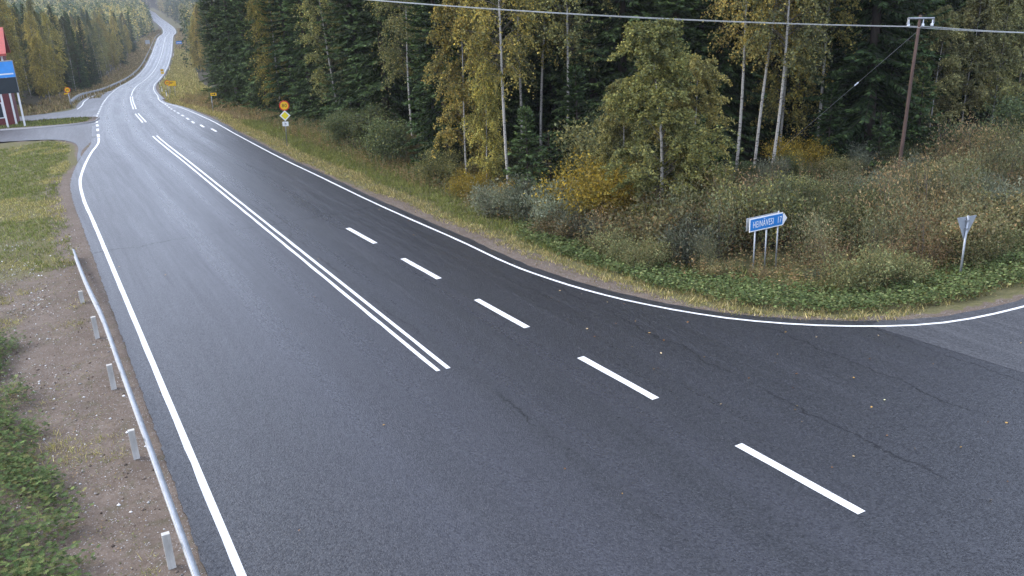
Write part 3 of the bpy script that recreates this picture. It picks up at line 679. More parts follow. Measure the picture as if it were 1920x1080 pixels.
SHR = [
 ('WY', 3.7, 36.0, 'large round golden willow bush in front of the dark spruces', 3.0), ('WY', 4.7, 35.0, 'smaller golden bush against the foot of the pointed aspen', 2.1),
 ('WG', 1.0, 37.2, 'tall silvery grey willow left of the golden bush', 2.0), ('WG', 2.0, 35.5, 'silvery grey willow in front of the golden bush', 1.9), ('WG', -.6, 38.6, 'grey willow clump at the foot of the yellow birch', 1.6), ('WG', 2.9, 34.0, 'low silvery willow nearest the bend', 1.5),
 ('WN', 5.6, 42.6, 'dark green alder bush behind the aspen', 4.3), ('WO', 4.4, 41.3, 'olive alder bush left behind the aspen', 3.6),
 ('WN', -8.2, 57.2, 'dark grey-green alder left of the tall bare-stemmed birch', 3.4), ('WN', -6.7, 53.7, 'dark alder bush at the foot of the tall bare-stemmed birch', 3.0), ('WN', -10.6, 61.5, 'dark bush behind the rusty grass beside the speed sign', 2.6),
 ('WO', -3.2, 46.3, 'olive bush at the foot of the narrow spruce', 2.0), ('WY', -1.6, 42.6, 'small golden bush under the brightest yellow birch', 1.5), ('WY', .3, 39.9, 'small yellow bush at the foot of the leaning white birch', 1.5), ('WY', 13.6, 42.6, 'small yellow bush at the foot of the golden birch', 1.9),
 ('WN', 24.2, 42.6, 'dark blue-green bush at the right edge of the picture', 3.4), ('WN', 21.0, 41.4, 'dark green bush right of the utility pole foot', 2.4)]
for key, x, y, lab, h in SHR: plant(key, x, y, lab, None, h)
# the thicket: bushes one by one over the corner between the roads
tk = []
for gx in np.arange(-1, 33, 1.45):
    for gy in np.arange(25, 45, 1.45):
        p = np.array([gx, gy]) + rng.uniform(-.5, .5, 2); tk.append(p)
tk = np.array(tk); zz, s_, d_, e_ = land(tk, True)
front = np.interp(tk[:, 0], [-2, 3, 7, 12, 20, 40], [2.6, 2.9, 3.3, 3.2, 3.2, 3.2])
ok = (e_ > front) & (tk[:, 1] < np.interp(tk[:, 0], [-2, 2, 6, 12, 18, 32], [36, 35, 38, 39, 40, 44])) & (d_ > 0)
for p, e in zip(tk[ok], (e_ - front)[ok]):
    u = rng.random(); f = fbm(p[None], .22, 4, 2)[0] + rng.normal(0, .25)
    if e < 1.6: key = 'WB' if u < .7 else 'WC'; h = rng.uniform(.8, 1.3)
    elif f > .15: key = 'WG'; h = rng.uniform(1.5, 2.2)
    elif f > -.25: key = 'WC'; h = rng.uniform(1.5, 2.3)
    else: key = 'WO' if u < .6 else 'WB'; h = rng.uniform(1.4, 2.1)
    if key == 'WY': h = .9
    dep = p[1]; cap_ = np.interp(p[0], [0, 16, 19, 30], [.28 * (41.4 - dep), .28 * (40.8 - dep), .27 * (47.5 - dep), .26 * (48.5 - dep)])
    h = min(h * rng.uniform(.95, 1.5), max(.75, cap_ * rng.uniform(.75, 1.15)))
    if key == 'WG': h = min(h, 1.7)
    dx, dy = p[0] - 8.4, p[1] - 29.0
    if -1.6 < dx < 1.6 and -3.5 < dy < 1.2: h = min(h, .55)
    dx, dy = p[0] - 13.6, p[1] - 26.4
    if -1. < dx < 1. and -2 < dy < .8: continue
    if e > .8 and rng.random() < .5:
        key = 'WU' if rng.random() < .55 else 'WT'; h = min(max(h, 1.1) * rng.uniform(1.15, 1.5), 2.9) if h > .6 else h
    key = key if h < 1.2 or key != 'WB' else ('WC' if rng.random() < .4 else key)
    adj = {'WB': 'rusty brown bush', 'WG': 'grey-green willow', 'WC': 'olive-grey bush', 'WO': 'olive bush', 'WY': 'golden bush', 'WU': 'upright wispy sapling', 'WT': 'tan dry weed clump'}[key]
    zone = next(n for lim, n in ((4.2, 'below the large golden willow'), (7.3, 'left of the blue sign'), (9.6, 'behind the blue sign'), (12.6, 'between blue and give-way signs'), (15.6, 'behind the give-way sign'), (19.5, 'right of the give-way sign'), (99, 'at the right edge')) if p[0] < lim)
    row = 'front' if e < 1.7 else 'second' if e < 3.6 else 'middle' if e < 6.4 else 'back'
    plant(key, p[0], p[1], '%s %s, %s row of the thicket %s' % ('tall' if h > 1.55 else 'low', adj, row, zone), 'thicket bushes of the corner', h)
# undergrowth closing the foot of the birch row and the big spruce
for k, x in enumerate(np.arange(8.2, 21.5, .95)):
    y = 40.9 + rng.uniform(-.5, 1.2) + max(0, (x - 17) * .25); key = ['WN', 'WC', 'WO', 'WN', 'WG'][k % 5]; h = rng.uniform(1.0, 1.7)
    zone = 'left of the white birch row' if x < 10.4 else 'at the foot of the white birch row' if x < 13.2 else 'between the birch row and the biggest spruce' if x < 15.6 else 'below the biggest spruce' if x < 18.3 else 'right of the utility pole'
    plant(key, x, y, '%s %s in the shade %s' % ('low' if h < 1.35 else 'taller', {'WN': 'dark green bush', 'WC': 'olive-grey bush', 'WO': 'olive bush', 'WG': 'grey willow'}[key], zone), 'shaded undergrowth', h)
# low bushes along the foot of the forest wall
for s in np.arange(18, 120, 1.7):
    d = np.interp(s, [18, 30, 45, 60, 80, 120], [13, 12.5, 13.0, 13.5, 12.5, 9.5]) + rng.normal(0, .6); p = frm(s, d); e = land([p], True)[3][0]
    if e < 4.2: p = frm(s, d + 4.4 - e)
    key = rng.choice(['WB', 'WC', 'WN', 'WO'], p=[.35, .25, .3, .1]); far = s > 60
    seg = 'near the grey willows' if s < 30 else 'below the yellow birch' if s < 38 else 'left of the tall bare-stemmed birch' if s < 52 else 'right of the speed sign' if s < 60 else 'left of the speed sign' if s < 78 else 'behind the yellow arrow sign' if s < 92 else 'opposite the large yellow board'
    plant(key, p[0], p[1], '%s at the foot of the forest %s' % ({'WB': 'low brown bush', 'WC': 'low olive-grey bush', 'WN': 'dark green bush', 'WO': 'olive bush'}[key], seg), 'bushes at the forest foot', rng.uniform(.9, 1.7) * (1.35 if key == 'WN' else 1))

# ------------------------------------------------------------------ the forest behind, tree by tree
taken = [(h[1], h[2]) for h in HERO]
def behind(p):
    a = math.degrees(math.atan2(p[0], p[1])); r = math.hypot(*p)
    mark = next(n for lim, n in ((-18.5, 'the small yellow arrow sign'), (-15.5, 'the first dark spruces'), (-12, 'the round speed sign'), (-8.5, 'the slim olive birches'), (-4.5, 'the tall bare-stemmed birch'), (0, 'the brightest yellow birch'), (4, 'the straight birch trunks'), (8, 'the golden willow bush'), (12, 'the pointed aspen'), (17, 'the white birch row'), (23, 'the biggest spruce'), (99, 'the pale birches at the right')) if a < lim)
    base = np.interp(a, [-20, -15, -10, -5, 0, 10, 20, 30], [100, 84, 68, 55, 46, 43, 46, 50])
    return ('close behind ' if r < base + 9 else 'further back behind ' if r < base + 20 else 'deep in the wood behind ') + mark
def along(p):
    s = float(sd([p])[0][0]); d = abs(float(sd([p])[1][0]))
    return ('front ' if d < 19 else 'second-row ' if d < 27 else 'rear '), next(n for lim, n in ((150, 'just beyond the service yard'), (190, 'above the far guardrail start'), (240, 'above the far guardrail bend'), (300, 'at the slope foot'), (360, 'halfway up the slope'), (9999, 'near the pale square sign')) if s < lim)
def stand(cands, label_of, grp, minsep, lim, keyf, hf):
    n = 0
    for p in cands:
        if n >= lim: break
        if min((p[0] - q[0]) ** 2 + (p[1] - q[1]) ** 2 for q in taken) < minsep ** 2: continue
        key = keyf(p); taken.append(tuple(p)); plant(key, p[0], p[1], label_of(key, p), grp, hf(key), None, (rng.normal(0, .012), rng.normal(0, .012)), .15); n += 1
    return n
def cand(s0, s1, d0, d1, n, side=1):
    s = rng.uniform(s0, s1, n); d = side * rng.uniform(d0, d1, n); P = frm(s, d); o = np.argsort(np.hypot(P[:, 0], P[:, 1])); return P[o]
# second rows on the right, close behind the front trees
c1 = np.vstack([cand(-2, 30, 26, 52, 500), cand(28, 112, 15, 36, 900)]); z_, s2, d2, e2 = land(c1, True)
keepm = (e2 > 9.5) & ~((c1[:, 1] < 44.5)) & ~((c1[:, 0] > 17) & (c1[:, 1] < 53)) & (c1[:, 0] < 42)
c1 = c1[keepm]; c1 = c1[np.argsort(rng.random(len(c1)))]
stand(c1, lambda k, p: ('dark spruce ' if k[0] == 'S' else 'thin birch ') + behind(p), 'right stand', 2.5, 230,
      lambda p: rng.choice(['S0', 'S1', 'S2', 'S3', 'S4', 'B1', 'B3', 'B4'], p=[.19, .18, .17, .17, .16, .05, .04, .04]), lambda k: rng.uniform(15, 22))
# left of the road and along its far part
def lk(p):
    f = fbm(np.array([p]), .03, 8, 2)[0] + rng.normal(0, .3)
    return rng.choice(['B0', 'B2', 'B3', 'BY'], p=[.4, .2, .2, .2]) if f > -.05 else rng.choice(['S0', 'S2', 'S3', 'S4', 'B4'], p=[.25, .25, .2, .2, .1])
c2 = cand(118, 430, 12, 34, 1700, -1); e2 = land(c2, True)[3]; c2 = c2[(e2 > 7.5)]; c2 = c2[np.argsort(rng.random(len(c2)))]
stand(c2, lambda k, p: along(p)[0] + ('dark spruce' if k[0] == 'S' else 'tall yellow birch' if k in ('B0', 'B2') else 'small yellow birch' if k == 'BY' else 'olive birch') + ' left of the far road ' + along(p)[1], 'left forest', 4.3, 230, lk, lambda k: rng.uniform(11, 19) if k != 'BY' else rng.uniform(9, 13))
c3 = cand(118, 330, 13, 40, 700, 1); e2 = land(c3, True)[3]; c3 = c3[e2 > 9.5]; c3 = c3[np.argsort(rng.random(len(c3)))]
stand(c3, lambda k, p: along(p)[0] + ('dark spruce' if k[0] == 'S' else 'yellow birch') + ' right of the far road ' + ('behind the large yellow board' if sd([p])[0][0] < 190 else 'near the two small yellow plates' if sd([p])[0][0] < 260 else 'below the blue board'), 'far right stand', 4.0, 80,
      lambda p: rng.choice(['S0', 'S1', 'S2', 'B0', 'BY'], p=[.25, .2, .2, .2, .15]) if sd([p])[0][0] > 150 else rng.choice(['S0', 'S1', 'S2', 'S3']), lambda k: rng.uniform(13, 20))
# trees behind the service yard
c4 = np.c_[rng.uniform(-130, -62, 300), rng.uniform(100, 190, 300)]; z_, s2, d2, e2 = land(c4, True); c4 = c4[(e2 > 6) & (d2 < -12) & (d2 > -60)]
stand(c4, lambda k, p: ('spruce' if k[0] == 'S' else 'yellow birch' if k in ('B0', 'B2', 'BY') else 'olive birch') + ' behind the service yard, ' + ('next to the red building' if p[0] < -85 else 'left of the round speed sign') + (' in front' if p[1] < 145 else ' further back'), 'yard trees', 4.2, 45, lk, lambda k: rng.uniform(12, 18))

# far woods that read as one mass
def far_wood(name, P, label, seed):
    rg = np.random.default_rng(seed); z = land(P); n = len(P); conif = fbm(P, .02, 2, 2) + rg.normal(0, .35, n) < .12
    m = 120; C = []; A = []; W = []; cl = []
    for i in range(n):
        H = rg.uniform(11, 19); t = rg.uniform(.02, 1, m) ** .8; az = rg.uniform(0, 6.283, m)
        r = (1 - t) ** .8 * 2.3 if conif[i] else np.sin(np.pi * np.clip(.15 + t * .85, 0, 1)) ** .7 * 2.0; r = r * rg.uniform(.5, 1.05, m)
        C.append(np.c_[P[i, 0] + r * np.cos(az), P[i, 1] + r * np.sin(az), z[i] + .5 + t * H * (1 if conif[i] else .9) + (0 if conif[i] else 1.2)])
        o = np.c_[np.cos(az), np.sin(az), np.full(m, -.45 if conif[i] else -.2)] + rg.normal(0, .35, (m, 3)); ln = rg.uniform(.5, 1.2, m) * (1. if conif[i] else .8)
        A.append(unit(o) * ln[:, None]); W.append(ln * rg.uniform(.5, .8, m)); cl.append(palette(m, *((SPRUCE_C, [3, 3, 2, 2]) if conif[i] else (YEL if rg.random() < .6 else OLV)), rg, .2) * (1.15 if conif[i] else 1.25))
    V, F = kites(np.vstack(C), np.vstack(A), np.concatenate(W), .45, rg)
    return tag(link(name, np_mesh(name, V, F, M['needle'], np.vstack(cl))), label, 'forest', None, 'stuff')
def scatter_far(s0, s1, d0, d1, n, side, emin): P = frm(rng.uniform(s0, s1, n), side * rng.uniform(d0, d1, n)); return P[land(P, True)[3] > emin]
far_wood('far_forest', np.vstack([scatter_far(400, 900, 11, 120, 1500, -1, 8), scatter_far(560, 1080, 9, 40, 700, -1, 6.5), scatter_far(120, 420, 30, 130, 1000, -1, 9)]), 'mixed autumn forest on the slope left of the distant road', 5)
far_wood('far_forest', np.vstack([scatter_far(310, 620, 9, 90, 800, 1, 7), scatter_far(620, 1000, 13, 150, 900, 1, 9), scatter_far(560, 1080, 8.5, 45, 900, 1, 6)]), 'mixed forest right of the distant road', 6)
a = rng.uniform(rad(-40), rad(-8), 2600); r = rng.uniform(700, 1500, 2600); P = np.c_[r * np.sin(a), r * np.cos(a)]; P = P[land(P, True)[3] > 9]
far_wood('far_forest', P, 'forest on the hill at the end of the road', 8)
a = np.radians(rng.uniform(-22, 36, 1200)); r = rng.uniform(75, 150, 1200); P = np.c_[r * np.sin(a), r * np.cos(a)]; z_, s2, d2, e2 = land(P, True); P = P[(d2 > 36) & (e2 > 25)]
far_wood('far_forest', P, 'deep dark wood behind the right-hand forest edge', 9)

# ------------------------------------------------------------------ grass, herbs, stones and fallen leaves (uncountable ground cover)
GRASS_G = ([(.14, .17, .05), (.18, .195, .06), (.25, .235, .085), (.10, .13, .04)], [3, 3, 1.5, 2])
GRASS_Y = ([(.36, .30, .13), (.27, .25, .09), (.44, .37, .18), (.20, .205, .07)], [3, 3, 1.5, 2])
GRASS_B = ([(.27, .20, .11), (.21, .175, .09), (.33, .25, .14), (.20, .18, .085)], [3, 3, 1.5, 2])
def pts_in(s0, s1, d0, d1, dens):
    n = int(abs((s1 - s0) * (d1 - d0)) * dens); P = frm(rng.uniform(s0, s1, n), rng.uniform(d0, d1, n)); z, s, d, e = land(P, True); return P, z, s, d, e
def tufts(P, z, blades, h, wid, pal, spread=.09, lie=.55, patch=0):
    n = len(P); k = np.repeat(np.arange(n), blades); N = len(k); hh = (rng.lognormal(0, .28, n) * h)[k] * rng.uniform(.55, 1.1, N)
    C = np.c_[P[k] + rng.normal(0, spread, (N, 2)), z[k] - .03]; A = unit(np.c_[rng.normal(0, lie, (N, 2)), np.ones(N)]) * hh[:, None]
    V, F = kites(C, A, rng.uniform(.7, 1.3, N) * wid, .35); cl = palette(N, *pal, rng); return V, F, cl * (rng.lognormal(0, .15, (n, 1)))[k]
def stuff(name, label, cat, sets, mat):
    V = []; F = []; Cc = []; o = 0
    for v, f, c in sets: V.append(v); F.append(f + o); Cc.append(c); o += len(v)
    return tag(link(name, np_mesh(name, np.vstack(V), np.vstack(F), mat, np.clip(np.vstack(Cc), 0, 1))), label, cat, None, 'stuff')
def thin(P, z, s, d, e, m): return P[m], z[m]

sets = []
P, z, s, d, e = pts_in(-4, 60, 2, 26, 34); nz = fbm(P, .35, 21, 3); near = P[:, 1] < 80
bare = np.interp(P[:, 0], [-12, -3, 3, 6], [.12, .6, .6, .15])
m = (e > np.maximum(.04, bare + nz * .35)) & (e < 5.5); g = e > 1.5 + bare * .4 + nz * .6
sets.append(tufts(*thin(P, z, s, d, e, m & ~g), 7, .17, .022, GRASS_Y)); sets.append(tufts(*thin(P, z, s, d, e, m & g), 7, .24, .024, GRASS_G))
mm = (e > .12) & (e <= bare + nz * .35) & (rng.random(len(P)) < .16); sets.append(tufts(*thin(P, z, s, d, e, mm), 6, .10, .02, GRASS_B))
P, z, s, d, e = pts_in(60, 150, 3, 18, 14); nz = fbm(P, .35, 22, 3); m = (e > .5) & (e < 7); g = e > 2 + nz
sets.append(tufts(*thin(P, z, s, d, e, m & ~g), 6, .25, .05, GRASS_Y)); sets.append(tufts(*thin(P, z, s, d, e, m & g), 6, .35, .05, GRASS_B))
stuff('verge_grass', 'yellowing grass strip between the right edge line and the forest', 'grass', sets, M['grass'])
# left verge
sets = []
P, z, s, d, e = pts_in(9, 58, -26, -5, 34); nz = fbm(P, .3, 23, 3)
m = (e > .55 + .25 * nz) & (s + nz * 6 > 13 + 6 * (e < 4)) ; g = (nz + (e - 3) * .12) > -.22
m2 = m & (rng.random(len(P)) < np.where(s < 24, .55, 1))
sets.append(tufts(*thin(P, z, s, d, e, m2 & g), 7, .17, .022, GRASS_G)); sets.append(tufts(*thin(P, z, s, d, e, m2 & ~g), 7, .17, .022, GRASS_Y))
P, z, s, d, e = pts_in(-14, 22, -17, -6.6, 60); nz = fbm(P, .55, 24, 3); sel = (e > .7) & (nz > .07) & (e < 7) & (rng.random(len(P)) < .7)
sets.append(tufts(*thin(P, z, s, d, e, sel & (nz > .17)), 7, .16, .013, GRASS_Y, .07, .8)); sets.append(tufts(*thin(P, z, s, d, e, sel & (nz <= .17)), 4, .08, .012, GRASS_B, .06, .9))
sets.append(tufts(*thin(P, z, s, d, e, (e > .35) & (rng.random(len(P)) < .09)), 5, .07, .012, GRASS_B, .05, .9))
P, z, s, d, e = pts_in(55, 105, -40, -3, 12); pi_ = -pdist(P, island); m = pi_ > .8
sets.append(tufts(P[m], sd(P[m])[2] + .12, 7, .18, .045, GRASS_G))
P, z, s, d, e = pts_in(30, 60, -60, -24, 10); m = e > .8; sets.append(tufts(P[m], z[m], 6, .22, .05, GRASS_Y))
stuff('verge_grass', 'patchy green and straw-coloured grass on the left verge behind the guardrail', 'grass', sets, M['grass'])
# banks of the far road
sets = []
P, z, s, d, e = pts_in(118, 420, -22, -4, 3.2); m = (e > .9) & (e < 10); sets.append(tufts(P[m], z[m], 5, .6, .16, GRASS_B, .2, .4))
P, z, s, d, e = pts_in(118, 420, 4, 18, 3.2); m = (e > .9) & (e < 9); sets.append(tufts(P[m], z[m], 5, .5, .16, GRASS_Y, .2, .4))
P, z, s, d, e = pts_in(420, 700, -16, 16, .8); m = (e > 1.2) & (e < 9); sets.append(tufts(P[m], z[m], 5, .8, .3, GRASS_B, .3, .4))
stuff('bank_grass', 'rusty brown grass on the banks of the distant road', 'grass', sets, M['grass'])
# leafy green ground cover round the corner
def leafy(P, z, h, per, size, pal, wr=.75):
    k = np.repeat(np.arange(len(P)), per); N = len(k); hh = (rng.uniform(.5, 1.1, len(P)) * h)[k] * rng.uniform(.35, 1.05, N)
    C = np.c_[P[k] + rng.normal(0, .14, (N, 2)), z[k] + hh]; a = rng.uniform(0, 6.283, N); A = np.c_[np.cos(a), np.sin(a), rng.uniform(-.5, .35, N)]
    ln = rng.uniform(.7, 1.3, N) * size; up = np.c_[rng.normal(0, .35, (N, 2)), np.ones(N)]
    side = unit(np.cross(up, A)); A = unit(A) * ln[:, None]; sv = side * (ln * wr / 2)[:, None]; mid = C + A * .45
    return np.stack([C, mid + sv, C + A, mid - sv], 1).reshape(-1, 3), np.arange(4 * N).reshape(-1, 4), palette(N, *pal, rng)
LUSH = ([(.085, .125, .04), (.12, .16, .055), (.18, .20, .08), (.06, .09, .034)], [3, 3, 1.5, 2])
P, z, s, d, e = pts_in(-26, 22, 2, 26, 26); nz = fbm(P, .4, 26, 3); m = (e > np.interp(P[:, 0], [2, 6, 12], [2.0, 1.0, .75]) + nz * .3) & (e < 3.7 + nz * .5) & (P[:, 0] > .5)
stuff('leafy_ground_cover', 'lush green leafy ground cover along the inside of the turn below the blue sign', 'plants', [leafy(P[m], z[m], .38, 15, .095, LUSH)], M['herb'])
# rusty fireweed and dry stalks in front of the bushes
def stalks(P, z, h, per, size, pal):
    k = np.repeat(np.arange(len(P)), per); N = len(k); H = (rng.uniform(.6, 1.15, len(P)) * h); ln_ = rng.normal(0, .14, (len(P), 2)); t = rng.uniform(.1, 1.03, N)
    C = np.c_[P[k] + ln_[k] * (t * H[k])[:, None], z[k] + t * H[k]]; A = unit(np.c_[rng.normal(0, 1, (N, 2)), rng.uniform(-.3, .7, N)]) * (size * rng.uniform(.6, 1.3, N) * (1.15 - .5 * t))[:, None]
    v, f = kites(C, A, np.linalg.norm(A, axis=1) * .3, .4); n = len(P)
    sv, sf = kites(np.c_[P, z - .05], np.c_[ln_ * H[:, None], H], np.full(n, .02), .3)
    return np.vstack([v, sv]), np.vstack([f, sf + len(v)]), np.vstack([palette(N, *pal, rng), palette(n, [(.16, .11, .06)], [1], rng)])
RUST = ([(.31, .19, .10), (.25, .17, .085), (.22, .20, .085), (.35, .19, .10), (.17, .17, .08)], [2.5, 3, 3, 1, 2])
RUSTG = ([(.20, .20, .09), (.17, .185, .09), (.28, .2, .1), (.145, .17, .085)], [3, 3, 2, 2])
P, z, s, d, e = pts_in(-20, 62, 3, 26, 9); nz = fbm(P, .22, 27, 3); m = (e > 3.0 + nz * .5) & (e < 8.5) & (P[:, 1] > 20)
g = nz > .08
P2, z2, s2, d2, e2 = pts_in(60, 125, 4, 22, 5); m2 = (e2 > 3) & (e2 < 8)
P3 = np.c_[rng.uniform(-1, 33, 4200), rng.uniform(25, 42, 4200)]; z3, s3, d3, e3 = land(P3, True); n3 = fbm(P3, .3, 33, 3); m3 = (e3 > 4) & (d3 > 0) & (P3[:, 1] < 39.5) & (n3 > -.25) & ~((np.abs(P3[:, 0] - 8.0) < 1.3) & (P3[:, 1] < 30.2)); h3 = n3 > .1
stuff('dry_herbs', 'tall dry stalks and shoots standing up through the thicket', 'plants', [stalks(P3[m3 & ~h3], z3[m3 & ~h3], 1.55, 22, .11, RUST), stalks(P3[m3 & h3], z3[m3 & h3], 1.75, 24, .11, RUSTG)], M['herb'])
stuff('dry_herbs', 'rusty fireweed and dry stalks in front of the roadside bushes', 'plants', [stalks(P[m & ~g], z[m & ~g], .85, 15, .12, RUST), stalks(P[m & g], z[m & g], .95, 15, .12, RUSTG), stalks(P2[m2], z2[m2], .9, 12, .2, RUST)], M['herb'])
# lupins lower left
P, z, s, d, e = pts_in(-16, 17, -16, -8.6, 13); nz = fbm(P, .5, 28, 3); m = (e > np.interp(s, [-12, -4, 4, 12], [1.9, 2.3, 2.9, 3.6]) + nz * 1.7) & (e < 9); P, z = P[m], z[m]
per = 20; k = np.repeat(np.arange(len(P)), per); N = len(k); hc = rng.uniform(.12, .5, N); Cn = np.c_[P[k] + rng.normal(0, .16, (N, 2)), z[k] + hc]
j = np.repeat(np.arange(N), 8); a = np.tile(np.arange(8) * .785, N) + np.repeat(rng.uniform(0, 1, N), 8); tl = np.repeat(rng.normal(0, .3, (N, 2)), 8, 0)
A = np.c_[np.cos(a), np.sin(a), .18 + tl[:, 0] * np.cos(a) + tl[:, 1] * np.sin(a)] * (rng.uniform(.04, .07, N)[j])[:, None]
v, f = kites(Cn[j], A, np.full(len(j), .022), .6, N=np.c_[np.zeros((len(j), 2)), np.ones(len(j))]); LUP = ([(.055, .095, .03), (.08, .125, .038), (.12, .155, .05), (.15, .15, .05)], [3, 3, 2, .8])
stuff('lupin_leaves', 'low green lupin leaves at the lower left beyond the gravel', 'plants', [(v, f, palette(N, *LUP, rng)[j]), leafy(P, z, .20, 5, .05, LUP)], M['herb'])
P, z, s, d, e = pts_in(-14, 24, -15, -6.8, 44); nz = fbm(P, .8, 41, 3); m = (e > .8) & (nz > -.02) & (rng.random(len(P)) < np.clip(.15 + e * .12, 0, .8))
stuff('gravel_weeds', 'small brown and green weeds dotted over the gravel left of the guardrail', 'plants', [leafy(P[m], z[m], .07, 6, .05, ([(.12, .14, .05), (.19, .13, .06), (.2, .18, .07), (.08, .10, .035)], [2, 2, 2, 2]), .45)], M['herb'])
for q, lab in (((-11.6, 17.0), 'faded violet lupin spike nearest the lower left corner'), ((-13.4, 19.0), 'faded violet lupin spike further up at the left edge')):
    x, y, zz = on(*q, .0); n = 90; t = rng.uniform(0, 1, n); a = rng.uniform(0, 6.28, n)
    v, f = kites(np.c_[.012 * np.cos(a), .012 * np.sin(a), .35 + t * .28], np.c_[np.cos(a) * .028, np.sin(a) * .028, np.full(n, .012)] * (1.2 - t[:, None] * .6), np.full(n, .018))
    r = thing('lupin', lab, 'flower', (x, y, zz)); link('flower_spike', np_mesh('flower_spike', v, f, M['herb'], palette(n, [(.17, .14, .30), (.24, .2, .36), (.13, .14, .10)], [2, 2, 1], rng)), r)
    MB().tube([(0, 0, -.05), (.01, 0, .3), (0, .01, .62)], [.007, .006, .003], 6).obj('stem', M['shrubbark'], r)
# stones
P, z, s, d, e = pts_in(-16, 24, -16, -6.7, 90); nz = fbm(P, .45, 29, 3); m = (e > .25) & (e < 6.2) & (rng.random(len(P)) < np.where((nz > .0) & (np.abs(e - 2.9) < 1.1), 1., .22)); P, z = P[m], z[m]
n = len(P); r = rng.lognormal(-4.1, .5, n).clip(.008, .05); oc = np.array([(1, 0, 0), (-.2, 1, 0), (-1, -.1, 0), (.1, -1, 0), (0, .1, .7), (0, 0, -.6)]); fo = np.array([(0, 1, 4), (1, 2, 4), (2, 3, 4), (3, 0, 4), (1, 0, 5), (2, 1, 5), (3, 2, 5), (0, 3, 5)])
V = (np.c_[P, z + r * .2][:, None, :] + (oc[None] * rng.uniform(.6, 1.3, (n, 6, 1))) * r[:, None, None]).reshape(-1, 3); F = (np.arange(n)[:, None, None] * 6 + fo[None]).reshape(-1, 3)
tag(link('loose_stones', np_mesh('loose_stones', V, F, M['stone'], np.repeat(palette(n, [(.45, .44, .42), (.30, .28, .26), (.62, .61, .59), (.15, .115, .09), (.10, .078, .06)], [1.6, 2, .8, 3, 3], rng), 8, 0))), 'loose grey gravel stones on the bare ground left of the guardrail', 'stones', None, 'stuff')
# fallen leaves on the asphalt
n = 170; P = np.vstack([frm(rng.uniform(-14, 20, n), rng.uniform(4.2, 15, n)), frm(rng.uniform(-14, 30, 25), rng.uniform(-6.8, 6, 25))]); P = P[pdist(P, A_c) < -.1]; n = len(P); a = rng.uniform(0, 6.28, n)
A = np.c_[np.cos(a), np.sin(a), rng.uniform(0, .25, n)] * rng.uniform(.035, .075, n)[:, None]; v, f = kites(np.c_[P, np.full(n, .014)], A, np.linalg.norm(A, axis=1) * .75, .45, N=np.c_[rng.normal(0, .2, (n, 2)), np.ones(n)])
tag(link('fallen_leaves', np_mesh('fallen_leaves', v, f, M['herb'], palette(n, [(.42, .27, .08), (.5, .38, .2), (.3, .16, .06)], [3, 2, 2], rng))), 'small yellow birch leaves scattered over the asphalt', 'leaves', None, 'stuff')

# ------------------------------------------------------------------ guardrails
WPROF = [(0, .155), (.028, .15), (.08, .115), (.083, .07), (.012, .02), (.012, -.02), (.083, -.07), (.08, -.115), (.028, -.15), (0, -.155)]
def rail_mesh(name, path, zs, mat, back=.006):
    prof = WPROF + [(x - back, z) for x, z in WPROF[::-1]]; n = len(prof); T = np.gradient(path, axis=0); T /= np.linalg.norm(T, axis=1)[:, None]; Nn = np.c_[T[:, 1], -T[:, 0]]
    V = np.vstack([np.c_[p + nn * np.array(prof)[:, :1], zc + np.array(prof)[:, 1]] for p, nn, zc in zip(path, Nn, zs)]); i = np.arange(len(path) - 1)[:, None] * n; k = np.arange(n)[None]
    F = np.stack([i + k, i + (k + 1) % n, i + n + (k + 1) % n, i + n + k], -1).reshape(-1, 4)
    return np_mesh(name, V, F, mat)
rp = np.array([(-2.2, 6.2), (-4.0, 9.6), (-6.0, 13.45), (-8.1, 17.5), (-10.1, 21.35), (-12.1, 25.2), (-14.05, 28.75), (-15.6, 31.7), (-17.0, 34.4)])
gr = thing('guardrail', 'galvanised steel guardrail with grey posts along the left road edge', 'guardrail', (0, 0, 0))
rpath = resample(rp + np.array([.13, .07]), .5); hts = np.interp(rpath[:, 1], [0, 25.2, 28.7, 31.5, 34.3], [.60, .60, .55, .40, .22]); gz = land(rpath)
beam = link('rail', rail_mesh('rail', rpath, gz * .3 + hts - .02, M['galv']), gr)
bolt = MB().tube([(0, 0, 0), (.02, 0, 0)], .016, 6)
bm_ = bolt.mesh('bolt', M['dgalv'])
pm = MB().box(-.065, .065, -.05, .05, -.4, .72).mesh('post', M['postwood']); pl_ = MB().box(-.065, .065, -.05, .05, -.4, .5).mesh('post', M['postwood'])
for i, p in enumerate(rp[:-1]):
    zb = land([p])[0]; last = i >= 6
    if i == 7: continue
    link('post', pl_ if i == 6 else pm, gr, (p[0] - .05, p[1] - .02, zb - (.1 if i == 6 else .06)), (0, 0, rad(27)))
for y in (17.9, 22.1, 26.2):      # lap joints of the beam: overlapping sleeve
    q = np.stack([np.interp([y - .16, y + .16], rpath[:, 1], rpath[:, i]) for i in (0, 1)], -1)
    link('lap_joint', rail_mesh('lap_joint', q + np.array([.004, .002]), np.full(2, .6 - .02 + land(q).mean() * .3), M['dgalv'], .014), gr)
fr = np.vstack([[(-61.5, 134.5), (-64.9, 143), (-70.0, 156), (-74.6, 169), (-78.8, 186)], frm(np.arange(203, 620, 12.), -5.3)])
fpath = resample(fr, 4); fzs = sd(fpath)[2]
fg = thing('guardrail', 'long distant guardrail following the left edge of the far road', 'guardrail', (0, 0, 0))
link('rail', rail_mesh('rail', fpath, fzs + .5, M['dgalv']), fg)
fpm = MB().box(-.06, .06, -.06, .06, -1.0, .72).mesh('post', M['postwood'])
for p, zz in zip(fpath[::1][:70], fzs): link('post', fpm, fg, (p[0] - .12, p[1], zz))

